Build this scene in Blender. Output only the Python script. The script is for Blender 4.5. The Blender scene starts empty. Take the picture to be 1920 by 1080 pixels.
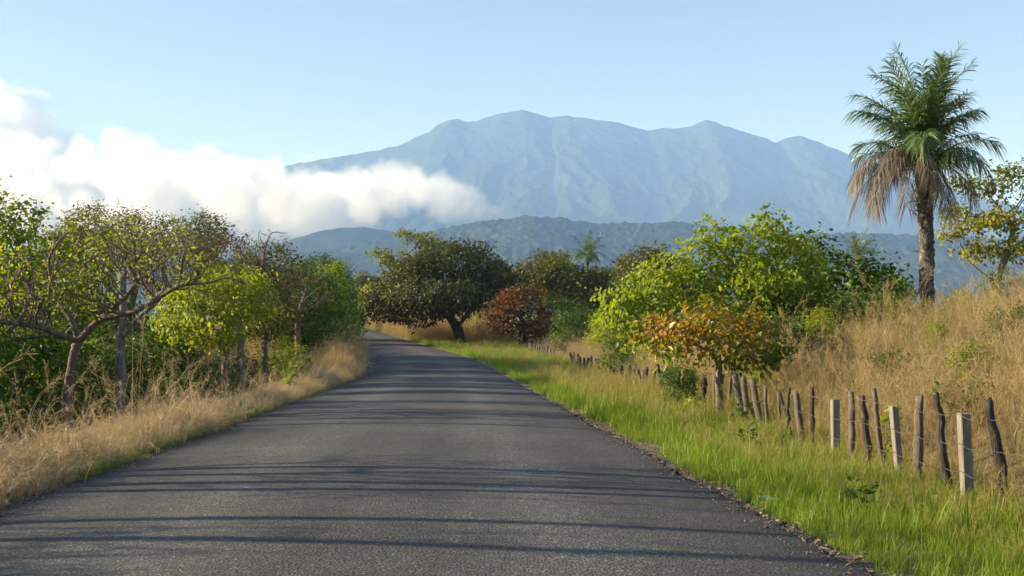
import bpy, math, random
import numpy as np
from math import radians

# ------------------------------------------------------------------ camera, sky, sun, exposure
scene = bpy.context.scene
FPX = 2133.0          # focal length in photograph pixels
CAM_Z = 1.5
HOR = 648.0           # photograph row of the horizon of the road plane
cam_d = bpy.data.cameras.new('camera'); cam = bpy.data.objects.new('camera', cam_d)
scene.collection.objects.link(cam); scene.camera = cam
cam_d.lens = 40.0; cam_d.sensor_width = 36.0; cam_d.clip_start = 0.1; cam_d.clip_end = 60000
cam.location = (0, 0, CAM_Z)
cam.rotation_euler = (radians(90) + math.atan((HOR - 540) / FPX), 0, 0)

SUN_EL = radians(19.5)
SUN_AZ = math.atan2(-1.0, 0.10)       # towards the sun, measured from +Y clockwise to +X
world = bpy.data.worlds.new('World'); scene.world = world; world.use_nodes = True
wn = world.node_tree.nodes; wn.clear()
sky = wn.new('ShaderNodeTexSky'); sky.sky_type = 'NISHITA'; sky.sun_disc = False
sky.sun_elevation = SUN_EL; sky.sun_rotation = SUN_AZ
sky.air_density = 1.0; sky.dust_density = 0.6; sky.ozone_density = 1.6
bg = wn.new('ShaderNodeBackground'); bg.inputs[1].default_value = 0.05
wo = wn.new('ShaderNodeOutputWorld')
world.node_tree.links.new(sky.outputs[0], bg.inputs[0]); world.node_tree.links.new(bg.outputs[0], wo.inputs[0])
sd = bpy.data.lights.new('sun', 'SUN'); sd.energy = 5.0; sd.angle = radians(0.53); sd.color = (1.0, 0.94, 0.86)
sun = bpy.data.objects.new('sun', sd); scene.collection.objects.link(sun)
sun.location = (-40, 0, 40)
sun.rotation_euler = (radians(90) - SUN_EL, 0, math.pi - SUN_AZ)
vs = scene.view_settings
vs.view_transform = 'Standard'; vs.look = 'None'; vs.exposure = 1.58; vs.gamma = 1.0; vs.use_curve_mapping = False
cy = scene.cycles
cy.use_denoising = True
cy.max_bounces = 7; cy.diffuse_bounces = 3; cy.glossy_bounces = 2; cy.transmission_bounces = 4
cy.transparent_max_bounces = 6; cy.volume_bounces = 6
cy.volume_step_rate = 1.0; cy.volume_max_steps = 256
cy.sample_clamp_indirect = 6.0

# ------------------------------------------------------------------ helpers
rng = np.random.default_rng(11)
COL = scene.collection

def smooth(a, b, x):
    t = np.clip((np.asarray(x, float) - a) / (b - a), 0, 1); return t * t * (3 - 2 * t)

def _hash(ix, iy, iz, seed):
    h = (ix.astype(np.int64) * 374761393 + iy.astype(np.int64) * 668265263 + iz.astype(np.int64) * 2147483647 + seed * 1274126177) & 0xffffffff
    h = ((h ^ (h >> 13)) * 1274126177) & 0xffffffff
    h = ((h ^ (h >> 15)) * 2246822519) & 0xffffffff
    return ((h ^ (h >> 16)) & 0xffffff) / float(0xffffff)

def vnoise(x, y, z=None, seed=0):
    x = np.asarray(x, float); y = np.asarray(y, float) + 0 * x
    ix = np.floor(x); iy = np.floor(y); fx = x - ix; fy = y - iy
    fx = fx * fx * (3 - 2 * fx); fy = fy * fy * (3 - 2 * fy)
    if z is None:
        zz = np.zeros_like(ix)
        a = _hash(ix, iy, zz, seed); b = _hash(ix + 1, iy, zz, seed); c = _hash(ix, iy + 1, zz, seed); d = _hash(ix + 1, iy + 1, zz, seed)
        return (a * (1 - fx) + b * fx) * (1 - fy) + (c * (1 - fx) + d * fx) * fy
    iz = np.floor(z); fz = z - iz; fz = fz * fz * (3 - 2 * fz)
    out = 0
    for dz, wz in ((0, 1 - fz), (1, fz)):
        a = _hash(ix, iy, iz + dz, seed); b = _hash(ix + 1, iy, iz + dz, seed); c = _hash(ix, iy + 1, iz + dz, seed); d = _hash(ix + 1, iy + 1, iz + dz, seed)
        out = out + wz * ((a * (1 - fx) + b * fx) * (1 - fy) + (c * (1 - fx) + d * fx) * fy)
    return out

def fbm(x, y, octv=4, seed=0, gain=0.5):
    s = 0; a = 1; t = 0; f = 1
    for k in range(octv):
        s = s + a * (vnoise(np.asarray(x) * f, np.asarray(y) * f, seed=seed + k) - 0.5); t += a; a *= gain; f *= 2.03
    return s / t * 2

def ridged(x, y, octv=5, seed=0, gain=0.5):
    s = 0; a = 1; t = 0; f = 1
    for k in range(octv):
        n = 1 - np.abs(2 * vnoise(np.asarray(x) * f, np.asarray(y) * f, seed=seed + k) - 1); s = s + a * n * n; t += a; a *= gain; f *= 2.03
    return s / t

def mesh_from(name, verts, faces, mats=(), smoothed=True, attrs=None):
    """faces: array (N,3|4) or list of such arrays"""
    me = bpy.data.meshes.new(name)
    verts = np.asarray(verts, np.float32)
    if isinstance(faces, np.ndarray): faces = [faces]
    faces = [np.asarray(f, np.int32) for f in faces if len(f)]
    loops = np.concatenate([f.ravel() for f in faces])
    tot = np.concatenate([np.full(len(f), f.shape[1], np.int32) for f in faces])
    start = np.concatenate([[0], np.cumsum(tot)[:-1]]).astype(np.int32)
    me.vertices.add(len(verts)); me.vertices.foreach_set('co', verts.ravel())
    me.loops.add(len(loops)); me.loops.foreach_set('vertex_index', loops)
    me.polygons.add(len(tot)); me.polygons.foreach_set('loop_start', start)
    me.polygons.foreach_set('use_smooth', np.full(len(tot), bool(smoothed)))
    for m in mats: me.materials.append(m)
    if attrs:
        for k, (dom, arr) in attrs.items():
            a = me.attributes.new(k, 'FLOAT', dom); a.data.foreach_set('value', np.asarray(arr, np.float32))
    me.update(calc_edges=True)
    return me

def tag(o, label=None, cat=None, group=None, kind=None):
    if label: o['label'] = label
    if cat: o['category'] = cat
    if group: o['group'] = group
    if kind: o['kind'] = kind
    return o

def obj(name, me, parent=None, link=True):
    o = bpy.data.objects.new(name, me)
    if link: COL.objects.link(o)
    if parent is not None: o.parent = parent
    return o

def empty(name, loc, rz=0.0, s=1.0):
    o = bpy.data.objects.new(name, None); COL.objects.link(o)
    o.location = loc; o.rotation_euler = (0, 0, rz); o.scale = (s, s, s); o.empty_display_size = 0.3
    return o

def copy_tree(src, loc, rz, s, label, cat=None, group=None, sz=None):
    c = src.copy(); COL.objects.link(c)
    c.location = loc; c.rotation_euler = (0, 0, rz); c.scale = (s, s, sz or s)
    for k in ('label', 'group'):
        if k in c: del c[k]
    tag(c, label, cat, group)
    for ch in list(src.children):
        d = ch.copy(); COL.objects.link(d); d.parent = c
    return c

# ---- materials
def new_mat(name):
    m = bpy.data.materials.new(name); m.use_nodes = True
    nt = m.node_tree; nt.nodes.clear()
    return m, nt, nt.nodes, nt.links

def ramp(n, stops):
    r = n.new('ShaderNodeValToRGB'); e = r.color_ramp.elements
    while len(e) > 1: e.remove(e[-1])
    e[0].position = stops[0][0]; e[0].color = (*stops[0][1], 1)
    for p, c in stops[1:]:
        q = e.new(p); q.color = (*c, 1)
    return r

def math_n(n, l, op, a, b=None, c=None, clamp=False):
    k = n.new('ShaderNodeMath'); k.operation = op; k.use_clamp = clamp
    for i, v in enumerate((a, b, c)):
        if v is None: continue
        if isinstance(v, (int, float)): k.inputs[i].default_value = v
        else: l.new(v, k.inputs[i])
    return k.outputs[0]

def noise_n(n, l, scale, detail=3, rough=0.5, vec=None, coord='Object'):
    t = n.new('ShaderNodeTexNoise'); t.inputs['Scale'].default_value = scale; t.inputs['Detail'].default_value = detail; t.inputs['Roughness'].default_value = rough
    if vec is None:
        tc = n.new('ShaderNodeTexCoord'); vec = tc.outputs[coord]
    l.new(vec, t.inputs['Vector'])
    return t.outputs['Fac']

def foliage_mat(name, stops, nscale=0.8, mixn=0.5, trans=0.35, tcol=(1.25, 1.2, 0.55), spec=0.25, rough=0.5, use_h=None, inst=0.0):
    """leaf and blade pigment: varies from leaf to leaf (rnd), in patches (noise) and, for grass, from base to tip (h)"""
    m, nt, n, l = new_mat(name)
    at = n.new('ShaderNodeAttribute'); at.attribute_name = 'rnd'
    geo = n.new('ShaderNodeNewGeometry')
    nf = noise_n(n, l, nscale, 2, 0.6, geo.outputs['Position'])
    nf = math_n(n, l, 'MULTIPLY_ADD', nf, 2.2, -0.6, clamp=True)
    v = math_n(n, l, 'MULTIPLY', at.outputs['Fac'], 1 - mixn)
    v = math_n(n, l, 'MULTIPLY_ADD', nf, mixn, v)
    if inst:
        oi = n.new('ShaderNodeObjectInfo')
        w = math_n(n, l, 'MULTIPLY', oi.outputs['Random'], inst)
        v = math_n(n, l, 'MULTIPLY_ADD', v, 1 - inst, w)
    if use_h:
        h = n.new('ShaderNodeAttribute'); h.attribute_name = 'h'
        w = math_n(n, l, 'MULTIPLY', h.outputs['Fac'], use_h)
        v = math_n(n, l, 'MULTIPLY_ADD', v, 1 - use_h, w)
    r = ramp(n, stops); l.new(v, r.inputs[0])
    p = n.new('ShaderNodeBsdfPrincipled'); l.new(r.outputs[0], p.inputs['Base Color'])
    p.inputs['Roughness'].default_value = rough; p.inputs['Specular IOR Level'].default_value = spec
    tr = n.new('ShaderNodeBsdfTranslucent')
    mx = n.new('ShaderNodeMix'); mx.data_type = 'RGBA'; mx.blend_type = 'MULTIPLY'; mx.inputs[0].default_value = 1.0
    l.new(r.outputs[0], mx.inputs[6]); mx.inputs[7].default_value = (*tcol, 1); l.new(mx.outputs[2], tr.inputs[0])
    ms = n.new('ShaderNodeMixShader'); ms.inputs[0].default_value = trans
    l.new(p.outputs[0], ms.inputs[1]); l.new(tr.outputs[0], ms.inputs[2])
    o = n.new('ShaderNodeOutputMaterial'); l.new(ms.outputs[0], o.inputs[0])
    return m

def bark_mat(name, stops, scale=6.0, stretch=0.25, bump=0.6, rough=0.85):
    m, nt, n, l = new_mat(name)
    tc = n.new('ShaderNodeTexCoord'); mp = n.new('ShaderNodeMapping'); mp.inputs['Scale'].default_value = (1, 1, stretch)
    l.new(tc.outputs['Object'], mp.inputs[0])
    f = noise_n(n, l, scale, 6, 0.65, mp.outputs[0])
    f2 = noise_n(n, l, scale * 5, 4, 0.6, mp.outputs[0])
    v = math_n(n, l, 'MULTIPLY_ADD', f2, 0.45, math_n(n, l, 'MULTIPLY', f, 0.6))
    v = math_n(n, l, 'MULTIPLY_ADD', v, 2.0, -0.52, clamp=True)
    r = ramp(n, stops); l.new(v, r.inputs[0])
    p = n.new('ShaderNodeBsdfPrincipled'); l.new(r.outputs[0], p.inputs['Base Color']); p.inputs['Roughness'].default_value = rough
    p.inputs['Specular IOR Level'].default_value = 0.2
    b = n.new('ShaderNodeBump'); b.inputs['Strength'].default_value = bump; b.inputs['Distance'].default_value = 0.03
    l.new(v, b.inputs['Height']); l.new(b.outputs[0], p.inputs['Normal'])
    o = n.new('ShaderNodeOutputMaterial'); l.new(p.outputs[0], o.inputs[0])
    return m

# ------------------------------------------------------------------ the lie of the land
_Y = np.arange(-80, 700, 0.25)
_sl = np.interp(_Y, [-80, 50, 78, 150, 240, 330], [-0.057, -0.057, -0.228, -0.215, -0.2, 0.0])
_xr = np.cumsum(_sl) * 0.25; _xr += 2.40 - np.interp(7.4, _Y, _xr)
_zs = np.interp(_Y, [-80, 48, 62, 150, 230, 300], [0, 0, 0.042, 0.043, 0.043, 0.0])
_zr = np.cumsum(_zs) * 0.25; _zr -= np.interp(10, _Y, _zr)
RW = 6.9
def x_right(y): return np.interp(y, _Y, _xr)
def x_mid(y): return x_right(y) - RW / 2
def z_road(y): return np.interp(y, _Y, _zr)
FENCE = np.array([(2, 4.72), (10.8, 4.66), (43, 4.4), (64, 3.7), (90, 0.9), (130, -3.2), (165, -8.5)])
def x_fence(y): return np.interp(y, FENCE[:, 0], FENCE[:, 1])

def ground_z(x, y):
    x = np.asarray(x, float); y = np.asarray(y, float) + 0 * x; x = x + 0 * y
    s = x - x_mid(y); zr = z_road(y)
    far = smooth(160, 420, y)
    n1 = fbm(x * 0.35, y * 0.35, 3, 5); n2 = fbm(x * 0.06, y * 0.06, 3, 9)
    u = s - RW / 2; v = -s - RW / 2
    # under the road
    z = np.full_like(s, 0.0) - 0.10 * smooth(0.35, 0.05, -np.minimum(np.abs(s) - RW / 2, 0) * 0 + np.where(np.abs(s) < RW / 2, 0, 1))
    inside = np.abs(s) < RW / 2 - 0.05
    z = np.where(inside, -0.12, -0.02)
    # right hand side
    du = np.maximum(u, 0)
    xf = x - x_fence(y) - 0.3
    hill = 3.2 * (1 - np.exp(-0.44 * np.maximum(xf, 0) / 3.2)) * (smooth(43, 29, y) * 0.86 + 0.14)
    hill = hill * (1 - 0.75 * smooth(22, 45, x))
    r = -0.02 - 0.10 * smooth(0.3, 1.6, du) + hill + n1 * 0.06 * smooth(0.2, 1.5, du) + n2 * 0.35 * smooth(2, 10, du) + 0.25 * smooth(60, 90, y) * smooth(2, 12, xf)
    r = r - 0.35 * smooth(75, 130, y) * smooth(0.5, 5, du)
    # left hand side
    dv = np.maximum(v, 0)
    bank = smooth(50, 64, y) * smooth(120, 80, y)
    lft = 0.10 * smooth(0.1, 0.7, dv) - 1.05 * smooth(0.7, 2.7, dv) * (1 - bank) + 0.45 * bank * smooth(0.2, 2.0, dv) + 0.35 * smooth(8, 22, dv)
    lft = lft + n1 * 0.07 * smooth(0.2, 1.5, dv) + n2 * 0.3 * smooth(3, 10, dv) - 0.02
    z = np.where(u > 0, r, np.where(v > 0, lft, z))
    z = z + zr
    flat = 9.0 + 3.0 * fbm(x * 0.004, y * 0.004, 3, 3)
    return z * (1 - far) + flat * far

def G(x, y): return float(ground_z(np.array([x]), np.array([y]))[0])

def P(px, py, d):
    return ((px - 960) / FPX * d, d, CAM_Z + (HOR - py) / FPX * d)

def grid_faces(nr, nc):
    i = np.arange(nr - 1)[:, None] * nc + np.arange(nc - 1)[None, :]
    i = i.ravel(); return np.stack([i, i + 1, i + nc + 1, i + nc], 1)

# ground sheet, following the road
ys = np.concatenate([np.arange(-60, 0, 4), np.arange(0, 60, 0.5), np.arange(60, 140, 1.25), np.arange(140, 340, 5), [350, 380, 420, 480, 560, 700, 900, 1200, 1600, 2200, 3200, 5000, 8000, 12500]])
sr = np.concatenate([[0, 1.5, 2.8, 3.30, 3.42, 3.5, 3.6, 3.8], np.arange(4.1, 14, 0.35), np.arange(14, 40, 1.3), [42, 48, 56, 70, 90, 130, 200, 320, 550, 900, 1600, 3000, 5500, 9500]])
ss = np.concatenate([-sr[:0:-1], sr])
SS, YY = np.meshgrid(ss, ys)
XX = x_mid(np.clip(YY, -80, 340)) + SS
ZZ = ground_z(XX, YY)
m, nt, n, l = new_mat('earth_and_straw')
geo = n.new('ShaderNodeNewGeometry')
f1 = noise_n(n, l, 0.5, 4, 0.6, geo.outputs['Position']); f2 = noise_n(n, l, 14, 5, 0.7, geo.outputs['Position'])
v = math_n(n, l, 'MULTIPLY_ADD', f2, 0.5, math_n(n, l, 'MULTIPLY', f1, 0.6)); v = math_n(n, l, 'MULTIPLY_ADD', v, 2.0, -0.6, clamp=True)
r = ramp(n, [(0, (0.05, 0.038, 0.022)), (0.45, (0.10, 0.08, 0.042)), (0.7, (0.15, 0.115, 0.06)), (1, (0.10, 0.11, 0.035))]); l.new(v, r.inputs[0])
p = n.new('ShaderNodeBsdfPrincipled'); p.inputs['Roughness'].default_value = 0.95; l.new(r.outputs[0], p.inputs['Base Color'])
b = n.new('ShaderNodeBump'); b.inputs['Strength'].default_value = 0.6; b.inputs['Distance'].default_value = 0.04; l.new(f2, b.inputs['Height']); l.new(b.outputs[0], p.inputs['Normal'])
o = n.new('ShaderNodeOutputMaterial'); l.new(p.outputs[0], o.inputs[0])
M_EARTH = m
ground = obj('ground', mesh_from('ground', np.stack([XX, YY, ZZ], -1).reshape(-1, 3), grid_faces(len(ys), len(ss)), [m]))
tag(ground, 'brown earth and straw ground under the roadside vegetation', kind='structure')

# road
ry = np.concatenate([np.arange(-30, 4, 1.0), np.arange(4, 26, 0.12), np.arange(26, 70, 0.4), np.arange(70, 260, 2.0)])
rs = np.concatenate([[-1.0, -0.985], np.linspace(-0.97, 0.97, 25), [0.985, 1.0]])
RS, RY = np.meshgrid(rs, ry)
jr = 0.16 * fbm(ry * 1.1, ry * 0 + 2.5, 4, 31) + 0.12 * fbm(ry * 5.0, ry * 0 + 7.5, 3, 33)
jl = 0.14 * fbm(ry * 1.1, ry * 0 + 12.5, 4, 37) + 0.11 * fbm(ry * 5.0, ry * 0 + 17.5, 3, 39)
half = np.where(RS > 0, RW / 2 + jr[:, None], RW / 2 + jl[:, None])
RX = x_mid(RY) + RS * half
RZ = z_road(RY) + 0.085 * (1 - RS ** 2) + 0.006 + 0.008 * fbm(RX * 0.5, RY * 0.4, 3, 41)
RZ = np.where(np.abs(RS) > 0.99, z_road(RY) - 0.06, RZ)
m, nt, n, l = new_mat('worn_asphalt')
geo = n.new('ShaderNodeNewGeometry'); sa = n.new('ShaderNodeAttribute'); sa.attribute_name = 's'
big = noise_n(n, l, 0.35, 4, 0.55, geo.outputs['Position'])
mp = n.new('ShaderNodeMapping'); mp.inputs['Scale'].default_value = (1.6, 0.12, 1); l.new(geo.outputs['Position'], mp.inputs[0])
streak = noise_n(n, l, 1.0, 4, 0.6, mp.outputs[0])
fine = noise_n(n, l, 30, 4, 0.8, geo.outputs['Position'])
vo = n.new('ShaderNodeTexVoronoi'); vo.inputs['Scale'].default_value = 42; l.new(geo.outputs['Position'], vo.inputs['Vector'])
sep = n.new('ShaderNodeSeparateColor'); l.new(vo.outputs['Color'], sep.inputs[0])
stone = math_n(n, l, 'POWER', sep.outputs[0], 3.0)
ab = math_n(n, l, 'ABSOLUTE', sa.outputs['Fac'])
# tyre-polished bands at about 0.25..0.55 of the half width, darker patched margins
track = math_n(n, l, 'SUBTRACT', ab, 0.42); track = math_n(n, l, 'ABSOLUTE', track); track = math_n(n, l, 'MULTIPLY_ADD', track, -3.6, 1.0, clamp=True)
edge = math_n(n, l, 'MULTIPLY_ADD', ab, 7.0, -5.9, clamp=True)
v = math_n(n, l, 'MULTIPLY', big, 0.50); v = math_n(n, l, 'MULTIPLY_ADD', streak, 0.26, v); v = math_n(n, l, 'MULTIPLY_ADD', fine, 0.50, v)
v = math_n(n, l, 'MULTIPLY_ADD', stone, 0.36, v); v = math_n(n, l, 'MULTIPLY_ADD', track, 0.15, v); v = math_n(n, l, 'MULTIPLY_ADD', edge, -0.16, v)
v = math_n(n, l, 'MULTIPLY_ADD', v, 1.3, -0.52, clamp=True)
r = ramp(n, [(0, (0.018, 0.017, 0.016)), (0.35, (0.044, 0.042, 0.040)), (0.65, (0.078, 0.075, 0.072)), (1, (0.19, 0.183, 0.175))]); l.new(v, r.inputs[0])
p = n.new('ShaderNodeBsdfPrincipled'); p.inputs['Roughness'].default_value = 0.8; p.inputs['Specular IOR Level'].default_value = 0.3; l.new(r.outputs[0], p.inputs['Base Color'])
hh = math_n(n, l, 'MULTIPLY_ADD', fine, 0.8, vo.outputs['Distance'])
b = n.new('ShaderNodeBump'); b.inputs['Strength'].default_value = 0.75; b.inputs['Distance'].default_value = 0.012; l.new(hh, b.inputs['Height']); l.new(b.outputs[0], p.inputs['Normal'])
o = n.new('ShaderNodeOutputMaterial'); l.new(p.outputs[0], o.inputs[0])
road = obj('road', mesh_from('road', np.stack([RX, RY, RZ], -1).reshape(-1, 3), grid_faces(len(ry), len(rs)), [m], attrs={'s': ('POINT', RS.ravel())}))
tag(road, 'worn grey asphalt country road bending left and climbing', kind='structure')

# ------------------------------------------------------------------ mountain, ridges, hill
def outline(tab, px):
    t = np.array(tab, float); return np.interp(px, t[:, 0], t[:, 1])

def rough_outline(tab, px, amp, seed, f=0.03):
    t = np.array(tab, float)
    y = np.interp(px, t[:, 0], t[:, 1])
    k = 5; ker = np.hanning(k + 2)[1:-1]; ker /= ker.sum()
    yp = np.convolve(np.pad(y, k // 2, mode='edge'), ker, mode='valid')
    return yp + amp * fbm(px * f, px * 0 + 3.3, 5, seed)

def massif(name, tab, D0, D1, D2, nx, ny, px0, px1, amp, seed, spur, lump, mat, label, zbase=-5, oamp=3, fpow=1.3, lumpsize=14.0):
    px = np.linspace(px0, px1, nx)
    H = CAM_Z + (HOR - rough_outline(tab, px, oamp, seed)) / FPX * D1
    t = np.linspace(0, 1.5, ny)
    Yv = np.where(t <= 1, D0 + (D1 - D0) * t, D1 + (D2 - D1) * (t - 1) * 2)
    T, _ = np.meshgrid(t, px, indexing='ij')
    Xw = ((px - 960) / FPX * D1)[None, :] + 0 * T
    Yw = Yv[:, None] + 0 * T
    rg = ridged(Xw / spur + 0.35 * fbm(Xw / spur, Yw / spur, 2, seed + 3), Yw / (spur * 2.2), 6, seed + 1)
    f = np.where(T <= 1, T ** fpow, 1 - (T - 1) * 0.9)
    env = np.clip(4 * T * (1.02 - T), 0, 1)
    Z = H[None, :] * f + amp * H[None, :] * (rg - 0.45) * env
    Z = Z + lump * (fbm(Xw / lumpsize, Yw / lumpsize, 3, seed + 7) + 0.4) * np.clip(T * 3, 0, 1) * 0.5
    Z = np.maximum(Z, zbase - 10 * (1 - T)) 
    o = obj(name, mesh_from(name, np.stack([Xw, Yw, Z], -1).reshape(-1, 3), grid_faces(ny, nx), [mat]))
    return tag(o, label, kind='structure')

def forest_mat(name, stops, s1, s2, bump=0.0, bscale=0.1):
    m, nt, n, l = new_mat(name)
    geo = n.new('ShaderNodeNewGeometry')
    a = noise_n(n, l, s1, 5, 0.6, geo.outputs['Position']); c = noise_n(n, l, s2, 4, 0.7, geo.outputs['Position'])
    v = math_n(n, l, 'MULTIPLY_ADD', c, 0.45, math_n(n, l, 'MULTIPLY', a, 0.65)); v = math_n(n, l, 'MULTIPLY_ADD', v, 2.4, -0.8, clamp=True)
    r = ramp(n, stops); l.new(v, r.inputs[0])
    p = n.new('ShaderNodeBsdfPrincipled'); p.inputs['Roughness'].default_value = 1.0; p.inputs['Specular IOR Level'].default_value = 0.0; l.new(r.outputs[0], p.inputs['Base Color'])
    if bump:
        b = n.new('ShaderNodeBump'); b.inputs['Strength'].default_value = 1.0; b.inputs['Distance'].default_value = bump
        l.new(noise_n(n, l, bscale, 4, 0.6, geo.outputs['Position']), b.inputs['Height']); l.new(b.outputs[0], p.inputs['Normal'])
    o = n.new('ShaderNodeOutputMaterial'); l.new(p.outputs[0], o.inputs[0])
    return m

M_MOUNT = forest_mat('mountain_forest', [(0, (0.016, 0.028, 0.014)), (0.5, (0.028, 0.046, 0.018)), (0.8, (0.042, 0.056, 0.022)), (1, (0.07, 0.075, 0.035))], 0.0016, 0.012, 14, 0.02)
M_HILL = forest_mat('hill_forest', [(0, (0.012, 0.022, 0.009)), (0.45, (0.02, 0.034, 0.012)), (0.75, (0.04, 0.05, 0.02)), (1, (0.11, 0.10, 0.05))], 0.006, 0.05, 4, 0.12)
mt = [(-500, 420), (-200, 400), (100, 380), (300, 350), (450, 325), (560, 306), (640, 290), (690, 283), (730, 276), (765, 262), (800, 246), (815, 232), (850, 219), (875, 226), (905, 221), (935, 212), (960, 207), (985, 202), (1010, 210), (1030, 219), (1062, 213), (1090, 217), (1150, 225), (1185, 234), (1215, 242), (1245, 240), (1270, 239), (1300, 233), (1325, 222), (1345, 226), (1380, 238), (1420, 252), (1460, 264), (1480, 256), (1503, 251), (1530, 262), (1570, 277), (1600, 290), (1680, 322), (1760, 345), (1900, 385), (2100, 420), (2500, 450)]
massif('mountain', mt, 5200, 9000, 11000, 1000, 200, -420, 2300, 0.075, 51, 430, 26, M_MOUNT, 'long blue volcanic mountain range rising behind the hills', oamp=3.2, lumpsize=70)
massif('ridge', [(200, 540), (420, 490), (520, 456), (600, 434), (680, 426), (800, 446), (950, 462), (1150, 480)], 3700, 4400, 4700, 260, 40, 150, 1200, 0.12, 61, 300, 12, M_HILL, 'hazy forested ridge below the cloud bank', oamp=3, lumpsize=30)
ht = [(-300, 520), (200, 505), (450, 488), (560, 480), (640, 466), (700, 456), (760, 450), (800, 437), (850, 426), (900, 418), (945, 411), (1000, 407), (1045, 409), (1080, 416), (1130, 419), (1190, 417), (1260, 417), (1330, 425), (1420, 433), (1520, 441), (1620, 438), (1700, 441), (1800, 446), (1950, 452), (2300, 475)]
massif('hill', ht, 2500, 3900, 4350, 1100, 150, -250, 2250, 0.14, 71, 420, 20, M_HILL, 'low forested hill ridge behind the roadside trees', oamp=3.0, lumpsize=17, fpow=1.1)

# ------------------------------------------------------------------ cloud bank against the mountain (voxel volume)
def make_cloud():
    D0 = 4300.0; k = D0 / FPX
    def dist(px): return D0 + max(0.0, 880 - px) * 1.5      # the bank runs back to the left, its sunny side turned this way
    top = [(-230, 75), (-60, 112), (0, 132), (30, 148), (60, 195), (110, 245), (170, 256), (240, 252), (330, 240), (400, 262), (470, 286), (540, 292), (610, 318), (680, 326), (740, 314), (800, 306), (840, 330), (860, 366)]
    bot = [(-230, 500), (300, 490), (480, 470), (600, 440), (720, 405), (800, 384), (850, 376)]
    r_ = np.random.default_rng(5)
    pts = [[], [], []]
    R = [62.0, 34.0, 17.0]      # puff radii in px
    for _ in range(420):
        px = r_.uniform(-230, 830); a = outline(top, px) + R[0] * 1.1; b_ = outline(bot, px) - R[0] * 0.6
        if b_ <= a: continue
        py = r_.uniform(a, b_); pts[0].append((px, py, r_.normal(0, 30)))
    for _ in range(420):
        px = r_.uniform(-230, 850); a = outline(top, px) + R[1] * 0.9; b_ = outline(bot, px)
        py = a + abs(r_.normal(0, 0.3)) * (b_ - a); pts[1].append((px, min(py, b_ - 10), r_.normal(0, 45)))
    for _ in range(420):
        px = r_.uniform(-230, 870); a = outline(top, px) + R[2] * 0.9; b_ = outline(bot, px)
        py = a + abs(r_.normal(0, 0.18)) * (b_ - a); pts[2].append((px, py, r_.normal(0, 50)))
    for cx, cy_, n_, sx in ((850, 385, 16, 22), (895, 395, 14, 26), (590, 290, 4, 8), (630, 345, 8, 20)):   # small detached wisps
        for _ in range(n_): pts[2].append((r_.normal(cx, sx), r_.normal(cy_, 6), r_.normal(0, 20)))
    co = []; cls = []
    for c in range(3):
        for px, py, dz in pts[c]:
            q_ = dist(px); co.append(((px - 960) * q_ / FPX + dz * k * 0.55, q_ + dz * k, CAM_Z + (HOR - py) * q_ / FPX)); cls.append(c)
    me = bpy.data.meshes.new('cloud'); me.from_pydata(co, [], [])
    a = me.attributes.new('cls', 'INT', 'POINT'); a.data.foreach_set('value', np.array(cls, np.int32))
    m, nt, n, l = new_mat('cloud_vapour')
    pv = n.new('ShaderNodeVolumePrincipled'); pv.inputs['Color'].default_value = (0.975, 0.98, 0.985, 1); pv.inputs['Density'].default_value = 0.006
    pv.inputs['Anisotropy'].default_value = 0.15
    o_ = n.new('ShaderNodeOutputMaterial'); l.new(pv.outputs[0], o_.inputs['Volume'])
    me.materials.append(m)
    o = obj('cloud', me)
    g = bpy.data.node_groups.new('cloud_voxels', 'GeometryNodeTree')
    g.interface.new_socket('Geometry', in_out='INPUT', socket_type='NodeSocketGeometry'); g.interface.new_socket('Geometry', in_out='OUTPUT', socket_type='NodeSocketGeometry')
    N = g.nodes; L = g.links
    gi = N.new('NodeGroupInput'); go = N.new('NodeGroupOutput')
    at = N.new('GeometryNodeInputNamedAttribute'); at.data_type = 'INT'; at.inputs[0].default_value = 'cls'
    def mth(op, a, b=None, c=None, clamp=False):
        q = N.new('ShaderNodeMath'); q.operation = op; q.use_clamp = clamp
        for i, v in enumerate((a, b, c)):
            if v is None: continue
            if isinstance(v, (int, float)): q.inputs[i].default_value = v
            else: L.new(v, q.inputs[i])
        return q.outputs[0]
    pos = N.new('GeometryNodeInputPosition')
    best = None
    for c in range(3):
        eq = N.new('FunctionNodeCompare'); eq.data_type = 'INT'; eq.operation = 'EQUAL'
        L.new(at.outputs[0], eq.inputs[2]); eq.inputs[3].default_value = c
        sg = N.new('GeometryNodeSeparateGeometry'); sg.domain = 'POINT'; L.new(gi.outputs[0], sg.inputs[0]); L.new(eq.outputs[0], sg.inputs[1])
        pr = N.new('GeometryNodeProximity'); pr.target_element = 'POINTS'
        L.new(sg.outputs[0], pr.inputs[0])
        dd = mth('SUBTRACT', pr.outputs['Distance'], R[c] * k)
        best = dd if best is None else mth('SMOOTH_MIN', best, dd, 30.0)
    nz = N.new('ShaderNodeTexNoise'); nz.inputs['Scale'].default_value = 1 / 190.0; nz.inputs['Detail'].default_value = 7; nz.inputs['Roughness'].default_value = 0.66
    L.new(pos.outputs[0], nz.inputs['Vector'])
    nz2 = N.new('ShaderNodeTexNoise'); nz2.inputs['Scale'].default_value = 1 / 420.0; nz2.inputs['Detail'].default_value = 3
    L.new(pos.outputs[0], nz2.inputs['Vector'])
    e = mth('MULTIPLY_ADD', nz.outputs[0], 260.0, -122.0)
    e = mth('MULTIPLY_ADD', nz2.outputs[0], 110.0, mth('SUBTRACT', e, 55.0))
    q = mth('ADD', best, e)
    dn = mth('MULTIPLY_ADD', q, -1 / 30.0, 0.0, clamp=True)
    sp = N.new('ShaderNodeSeparateXYZ'); L.new(pos.outputs[0], sp.inputs[0])
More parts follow.
